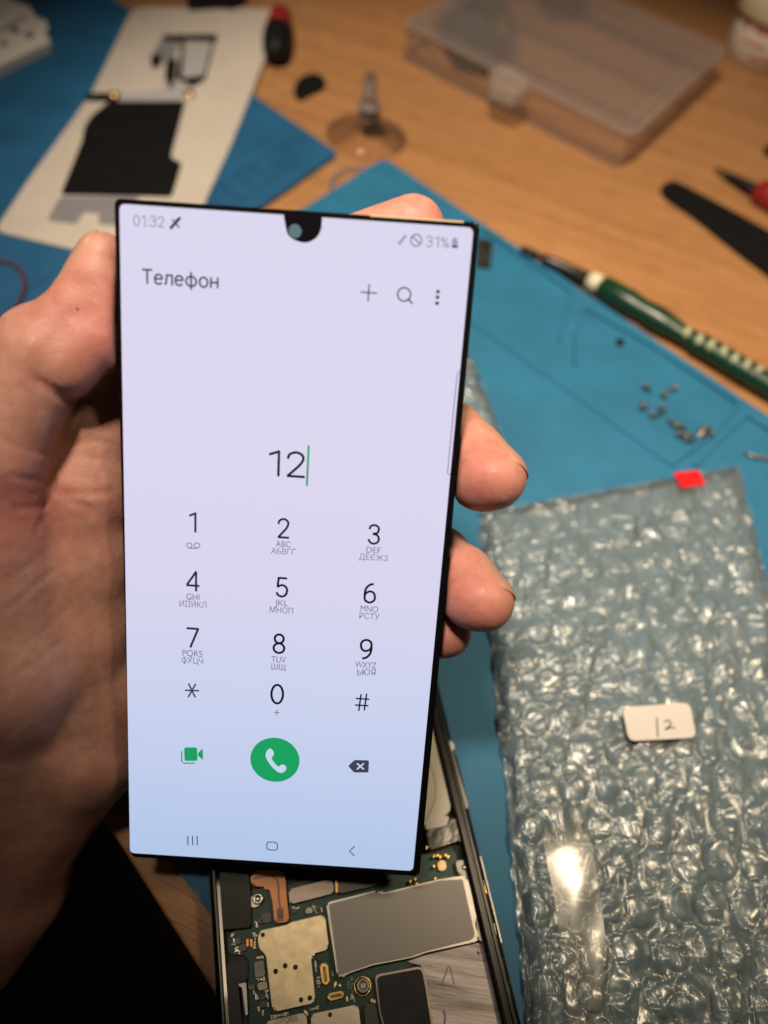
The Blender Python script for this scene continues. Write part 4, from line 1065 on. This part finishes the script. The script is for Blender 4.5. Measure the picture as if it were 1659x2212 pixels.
def surface_nets(f, lo, hi, g):
    xs = [np.arange(l, h_ + g, g) for l, h_ in zip(lo, hi)]
    nx, ny, nz = map(len, xs)
    S = np.empty((nx, ny, nz), np.float32)
    for i in range(0, nx, 12):
        G = np.stack(np.meshgrid(xs[0][i:i + 12], xs[1], xs[2], indexing='ij'), -1)
        S[i:i + 12] = f(G)
    ins = S < 0
    acc = np.zeros((nx - 1, ny - 1, nz - 1, 3), np.float32); cnt = np.zeros((nx - 1, ny - 1, nz - 1), np.float32)
    for ax in range(3):
        for o1 in (0, 1):
            for o2 in (0, 1):
                oth = [k for k in range(3) if k != ax]
                sl0 = [None] * 3; sl1 = [None] * 3; dim = [nx, ny, nz]
                sl0[ax] = slice(0, dim[ax] - 1); sl1[ax] = slice(1, dim[ax])
                for k, o_ in zip(oth, (o1, o2)): sl0[k] = sl1[k] = slice(o_, dim[k] - 1 + o_)
                a, b = S[tuple(sl0)], S[tuple(sl1)]
                cr = (a < 0) != (b < 0)
                t = np.where(cr, a / np.where(cr, a - b, 1), 0)
                v = np.zeros(a.shape + (3,), np.float32); v[..., ax] = t; v[..., oth[0]] = o1; v[..., oth[1]] = o2
                acc += np.where(cr[..., None], v, 0); cnt += cr
    act = cnt > 0
    idx = -np.ones(act.shape, int); idx[act] = np.arange(act.sum())
    ijk = np.argwhere(act)
    V = (ijk + acc[act] / cnt[act][:, None]) * g + np.array(lo)
    Q = []
    for ax in range(3):
        b1, b2 = (ax + 1) % 3, (ax + 2) % 3
        a = np.moveaxis(ins, ax, 0); fl_ = a[:-1] != a[1:]
        pos = np.argwhere(fl_); sg = a[:-1][fl_]
        full = np.zeros((len(pos), 3), int); oth = [k for k in range(3) if k != ax]
        full[:, ax] = pos[:, 0]; full[:, oth[0]] = pos[:, 1]; full[:, oth[1]] = pos[:, 2]
        ok = (full[:, b1] > 0) & (full[:, b2] > 0) & (full[:, b1] < act.shape[b1]) & (full[:, b2] < act.shape[b2])
        full, sg = full[ok], sg[ok]
        def at(d1, d2):
            q = full.copy(); q[:, b1] -= d1; q[:, b2] -= d2
            return idx[q[:, 0], q[:, 1], q[:, 2]]
        quad = np.stack([at(1, 1), at(0, 1), at(0, 0), at(1, 0)], 1)
        quad[~sg] = quad[~sg][:, ::-1]
        Q.append(quad)
    Q = np.concatenate(Q); Q = Q[(Q >= 0).all(1)]
    return V.astype(float), Q
def grad(f, P, e=.012):
    g = np.zeros_like(P)
    for k in ((1, -1, -1), (-1, -1, 1), (-1, 1, -1), (1, 1, 1)):
        k = np.array(k, float); g += k * f(P + k * e)[:, None]
    return g / (np.linalg.norm(g, axis=1)[:, None] + 1e-9)
HV, HQ = surface_nets(hand_sdf, (-11.5, -7.4, 13.6), (4.0, 13.5, 22.5), .085)
for _ in range(2):
    HV = HV - hand_sdf(HV)[:, None] * grad(hand_sdf, HV)
HN = grad(hand_sdf, HV, .05)
# creases: pressed into the skin along lines on the palm side
hx = CX + F * HV[:, 0] / HV[:, 2]; hy_ = CY + F * HV[:, 1] / HV[:, 2]
facing = -(HN * HV).sum(1) / np.linalg.norm(HV, axis=1)
def crease(P, depth, wd):
    global disp
    P = np.array(smooth_line([np.array(q, float) for q in P], 6)); best = np.full(len(HV), 1e9); tpar = np.zeros(len(HV))
    X = np.stack([hx, hy_], 1)
    for i in range(len(P) - 1):
        a, b = P[i], P[i + 1]; ab = b - a; t = np.clip(((X - a) @ ab) / (ab @ ab + 1e-9), 0, 1)
        dd = np.linalg.norm(X - a - t[:, None] * ab, axis=1)
        up = dd < best; best[up] = dd[up]; tpar[up] = (i + t[up]) / (len(P) - 1)
    fade = np.clip(np.minimum(tpar, 1 - tpar) / .2, 0.15, 1)
    depth *= .75
    disp += np.where(facing > .05, (-depth * np.exp(-(best / wd) ** 2) + .25 * depth * np.exp(-((best - 2.2 * wd) / wd) ** 2)) * fade, 0)
disp = np.zeros(len(HV))
crease([(62, 805), (95, 835), (124, 853), (190, 890)], .06, 8)
crease([(80, 820), (115, 835), (150, 850)], .03, 6)
crease([(10, 958), (70, 975), (140, 988)], .025, 6)
crease([(15, 1026), (60, 1034), (110, 1040)], .03, 6)
crease([(20, 1096), (60, 1098), (96, 1092), (112, 1060)], .035, 7)
crease([(118, 1022), (128, 1060), (150, 1080), (182, 1092), (215, 1120)], .05, 8)
crease([(127, 1062), (190, 1066), (255, 1062)], .045, 7)
crease([(148, 958), (200, 952), (255, 962)], .03, 6)
crease([(150, 985), (200, 990), (255, 1000)], .02, 5)
crease([(122, 1070), (150, 1180), (190, 1330), (215, 1480), (205, 1650)], .016, 10)
crease([(0, 1329), (70, 1270), (135, 1218)], .025, 6)
crease([(0, 1258), (40, 1235), (84, 1208)], .02, 6)
crease([(40, 1405), (110, 1345), (170, 1290)], .018, 6)
crease([(0, 1480), (80, 1430), (150, 1370)], .018, 7)
crease([(170, 1110), (210, 1170), (240, 1260)], .022, 7)
crease([(100, 1070), (96, 1112), (70, 1160)], .025, 7)
crease([(1040, 918), (1056, 925), (1070, 935)], .02, 5)
disp += .012 * (vnoise(hx / 38, hy_ / 38, 2) - .5) + .006 * (vnoise(hx / 12, hy_ / 16, 3) - .5)
HV2 = HV + HN * disp[:, None]
# skin colour: redder towards the pads and the knuckle side of the thumb
red = np.zeros(len(HV))
for c_, r_ in ((pt(1040, 1035, 15.6), 1.1), (pt(1015, 1290, 16.2), 1.1), (pt(960, 1367, 17.2), .8), (pt(900, 470, 15.4), .8), (pt(205, 690, 14.8), 1.25), (pt(60, 1090, 15.4), 1.0), (pt(230, 1080, 17.2), .8), (pt(110, 640, 15), .5)):
    red = np.maximum(red, np.exp(-(np.linalg.norm(HV - c_, axis=1) / r_) ** 2))
red = np.clip(red + .35 * np.clip(-disp / .05, 0, 1), 0, 1)

def skin():
    M = bpy.data.materials.new('skin'); M.use_nodes = True
    nt = M.node_tree; N = nt.nodes; L = nt.links; b = N['Principled BSDF']
    at = N.new('ShaderNodeAttribute'); at.attribute_name = 'redness'
    tc = N.new('ShaderNodeTexCoord')
    n1 = N.new('ShaderNodeTexNoise'); n1.inputs['Scale'].default_value = 110; n1.inputs['Detail'].default_value = 5
    L.new(tc.outputs['Object'], n1.inputs['Vector'])
    r1 = N.new('ShaderNodeValToRGB'); e = r1.color_ramp.elements
    e[0].position = .35; e[0].color = (.54, .275, .21, 1); e[1].position = .68; e[1].color = (.66, .365, .285, 1)
    L.new(n1.outputs[0], r1.inputs[0])
    mx = N.new('ShaderNodeMix'); mx.data_type = 'RGBA'
    mu = N.new('ShaderNodeMath'); mu.operation = 'MULTIPLY'; mu.inputs[1].default_value = .75; L.new(at.outputs['Fac'], mu.inputs[0])
    L.new(mu.outputs[0], mx.inputs[0]); L.new(r1.outputs[0], mx.inputs[6]); mx.inputs[7].default_value = (.60, .205, .175, 1)
    n4 = N.new('ShaderNodeTexNoise'); n4.inputs['Scale'].default_value = 420; n4.inputs['Detail'].default_value = 6; L.new(tc.outputs['Object'], n4.inputs['Vector'])
    r4 = N.new('ShaderNodeValToRGB'); e4 = r4.color_ramp.elements
    e4[0].position = .3; e4[0].color = (.88, .79, .77, 1); e4[1].position = .62; e4[1].color = (1, 1, 1, 1); L.new(n4.outputs[0], r4.inputs[0])
    mz = N.new('ShaderNodeMix'); mz.data_type = 'RGBA'; mz.blend_type = 'MULTIPLY'; mz.inputs[0].default_value = .8
    L.new(mx.outputs[2], mz.inputs[6]); L.new(r4.outputs[0], mz.inputs[7]); L.new(mz.outputs[2], b.inputs['Base Color'])
    mr4 = N.new('ShaderNodeMapRange'); mr4.inputs[1].default_value = .3; mr4.inputs[2].default_value = .7; mr4.inputs[3].default_value = .36; mr4.inputs[4].default_value = .62
    L.new(n4.outputs[0], mr4.inputs[0]); L.new(mr4.outputs[0], b.inputs['Roughness'])
    b.inputs['Subsurface Weight'].default_value = .14; b.inputs['Subsurface Radius'].default_value = (.0035, .0013, .0007); b.inputs['Subsurface Scale'].default_value = 1.0
    b.inputs['Roughness'].default_value = .50; b.inputs['Specular IOR Level'].default_value = .42
    v = N.new('ShaderNodeTexVoronoi'); v.inputs['Scale'].default_value = 1500; v.feature = 'DISTANCE_TO_EDGE'
    mp = N.new('ShaderNodeMapping'); mp.inputs['Rotation'].default_value = (.5, .3, .6); mp.inputs['Scale'].default_value = (1, 1, .6)
    L.new(tc.outputs['Object'], mp.inputs[0]); L.new(mp.outputs[0], v.inputs['Vector'])
    n2 = N.new('ShaderNodeTexNoise'); n2.inputs['Scale'].default_value = 700; n2.inputs['Detail'].default_value = 5; L.new(tc.outputs['Object'], n2.inputs['Vector'])
    ad = N.new('ShaderNodeMath'); ad.operation = 'ADD'; L.new(v.outputs['Distance'], ad.inputs[0]); L.new(n2.outputs[0], ad.inputs[1])
    bp = N.new('ShaderNodeBump'); bp.inputs['Strength'].default_value = .24; bp.inputs['Distance'].default_value = .0003
    L.new(ad.outputs[0], bp.inputs['Height']); L.new(bp.outputs[0], b.inputs['Normal'])
    return M
M_skin = skin()
hand = add('hand', c2w(HV2), HQ, M_skin, None, True)
tag(hand, 'bare left hand holding up the lit phone, thumb along its left edge', 'hand')
at_ = hand.data.attributes.new('redness', 'FLOAT', 'POINT'); at_.data.foreach_set('value', red.astype(np.float32))

M_nail = mat('finger nail', (.54, .28, .205), .34, spec=.45, sss=.1)
M_spot = mat('mole', (.26, .11, .07), .6)
def nail(a, b, nrm, along_, length, half, rad, lift=.012, name='nail'):
    "nail plate laid on the skin round the finger axis a-b"
    ax = (b - a) / np.linalg.norm(b - a); nrm = np.asarray(nrm, float); nrm = nrm - ax * (nrm @ ax); nrm /= np.linalg.norm(nrm); bi = np.cross(ax, nrm)
    c = b + ax * along_; nu_, nv_ = 17, 15; P = []; sgrid = []
    for i in range(nv_):
        s = i / (nv_ - 1)
        for k in range(nu_):
            t = 2 * k / (nu_ - 1) - 1
            wid = half * (1 - .25 * abs(2 * s - 1) ** 5)
            sh = -.16 * (1 - t * t) if s < .5 else .12 * (1 - t * t)
            th_ = t * wid
            P.append(c + ax * (-length / 2 + length * s + sh * length * abs(2 * s - 1)) + (nrm * math.cos(th_) + bi * math.sin(th_)) * rad); sgrid.append((s, t))
    P = np.array(P); sg = np.array(sgrid)
    tgt = lift + .014 * sg[:, 0] ** 6 - .035 * np.abs(sg[:, 1]) ** 6 - .02 * (1 - sg[:, 0]) ** 6
    for _ in range(4): P = P - (hand_sdf(P) - tgt)[:, None] * grad(hand_sdf, P, .03)
    Fc = [(i * nu_ + k, i * nu_ + k + 1, (i + 1) * nu_ + k + 1, (i + 1) * nu_ + k) for i in range(nv_ - 1) for k in range(nu_ - 1)]
    o = add(name, c2w(P), Fc, M_nail, hand, True)
    md = o.modifiers.new('thickness', 'SOLIDIFY'); md.thickness = .02 * U; md.offset = 0
    return o
nail(fingers[1][2][0], fingers[1][3][0], (.83, -.53, -.12), -.12, 1.1, .80, .66)
nail(fingers[2][2][0], fingers[2][3][0], (.83, -.53, -.12), -.12, 1.05, .80, .65)
nail(fingers[0][2][0], fingers[0][3][0], (-.1, -.2, 1), -.02, 1.05, .8, .66)
nail(fingers[3][2][0], fingers[3][3][0], (.7, -.5, .3), -.05, .85, .8, .54)
nail(J['tD'], J['tT'], (-.80, -.40, -.45), -.10, 1.35, .70, .52)
mp_ = pt(164, 663, 14); 
i_ = np.argmin((hx - 164) ** 2 + (hy_ - 663) ** 2 + np.where(facing > .1, 0, 1e6))
mo = HV2[i_]; nm = HN[i_]; t1 = np.cross(nm, [0, 0, 1.]); t1 /= np.linalg.norm(t1); t2 = np.cross(nm, t1)
V = [mo + nm * .02] + [mo + .034 * (math.cos(t) * t1 + math.sin(t) * t2) for t in np.linspace(0, 6.28, 13)[:-1]]
add('mole', c2w(np.array(V)), [(0, 1 + i, 1 + (i + 1) % 12) for i in range(12)], M_spot, hand, True)
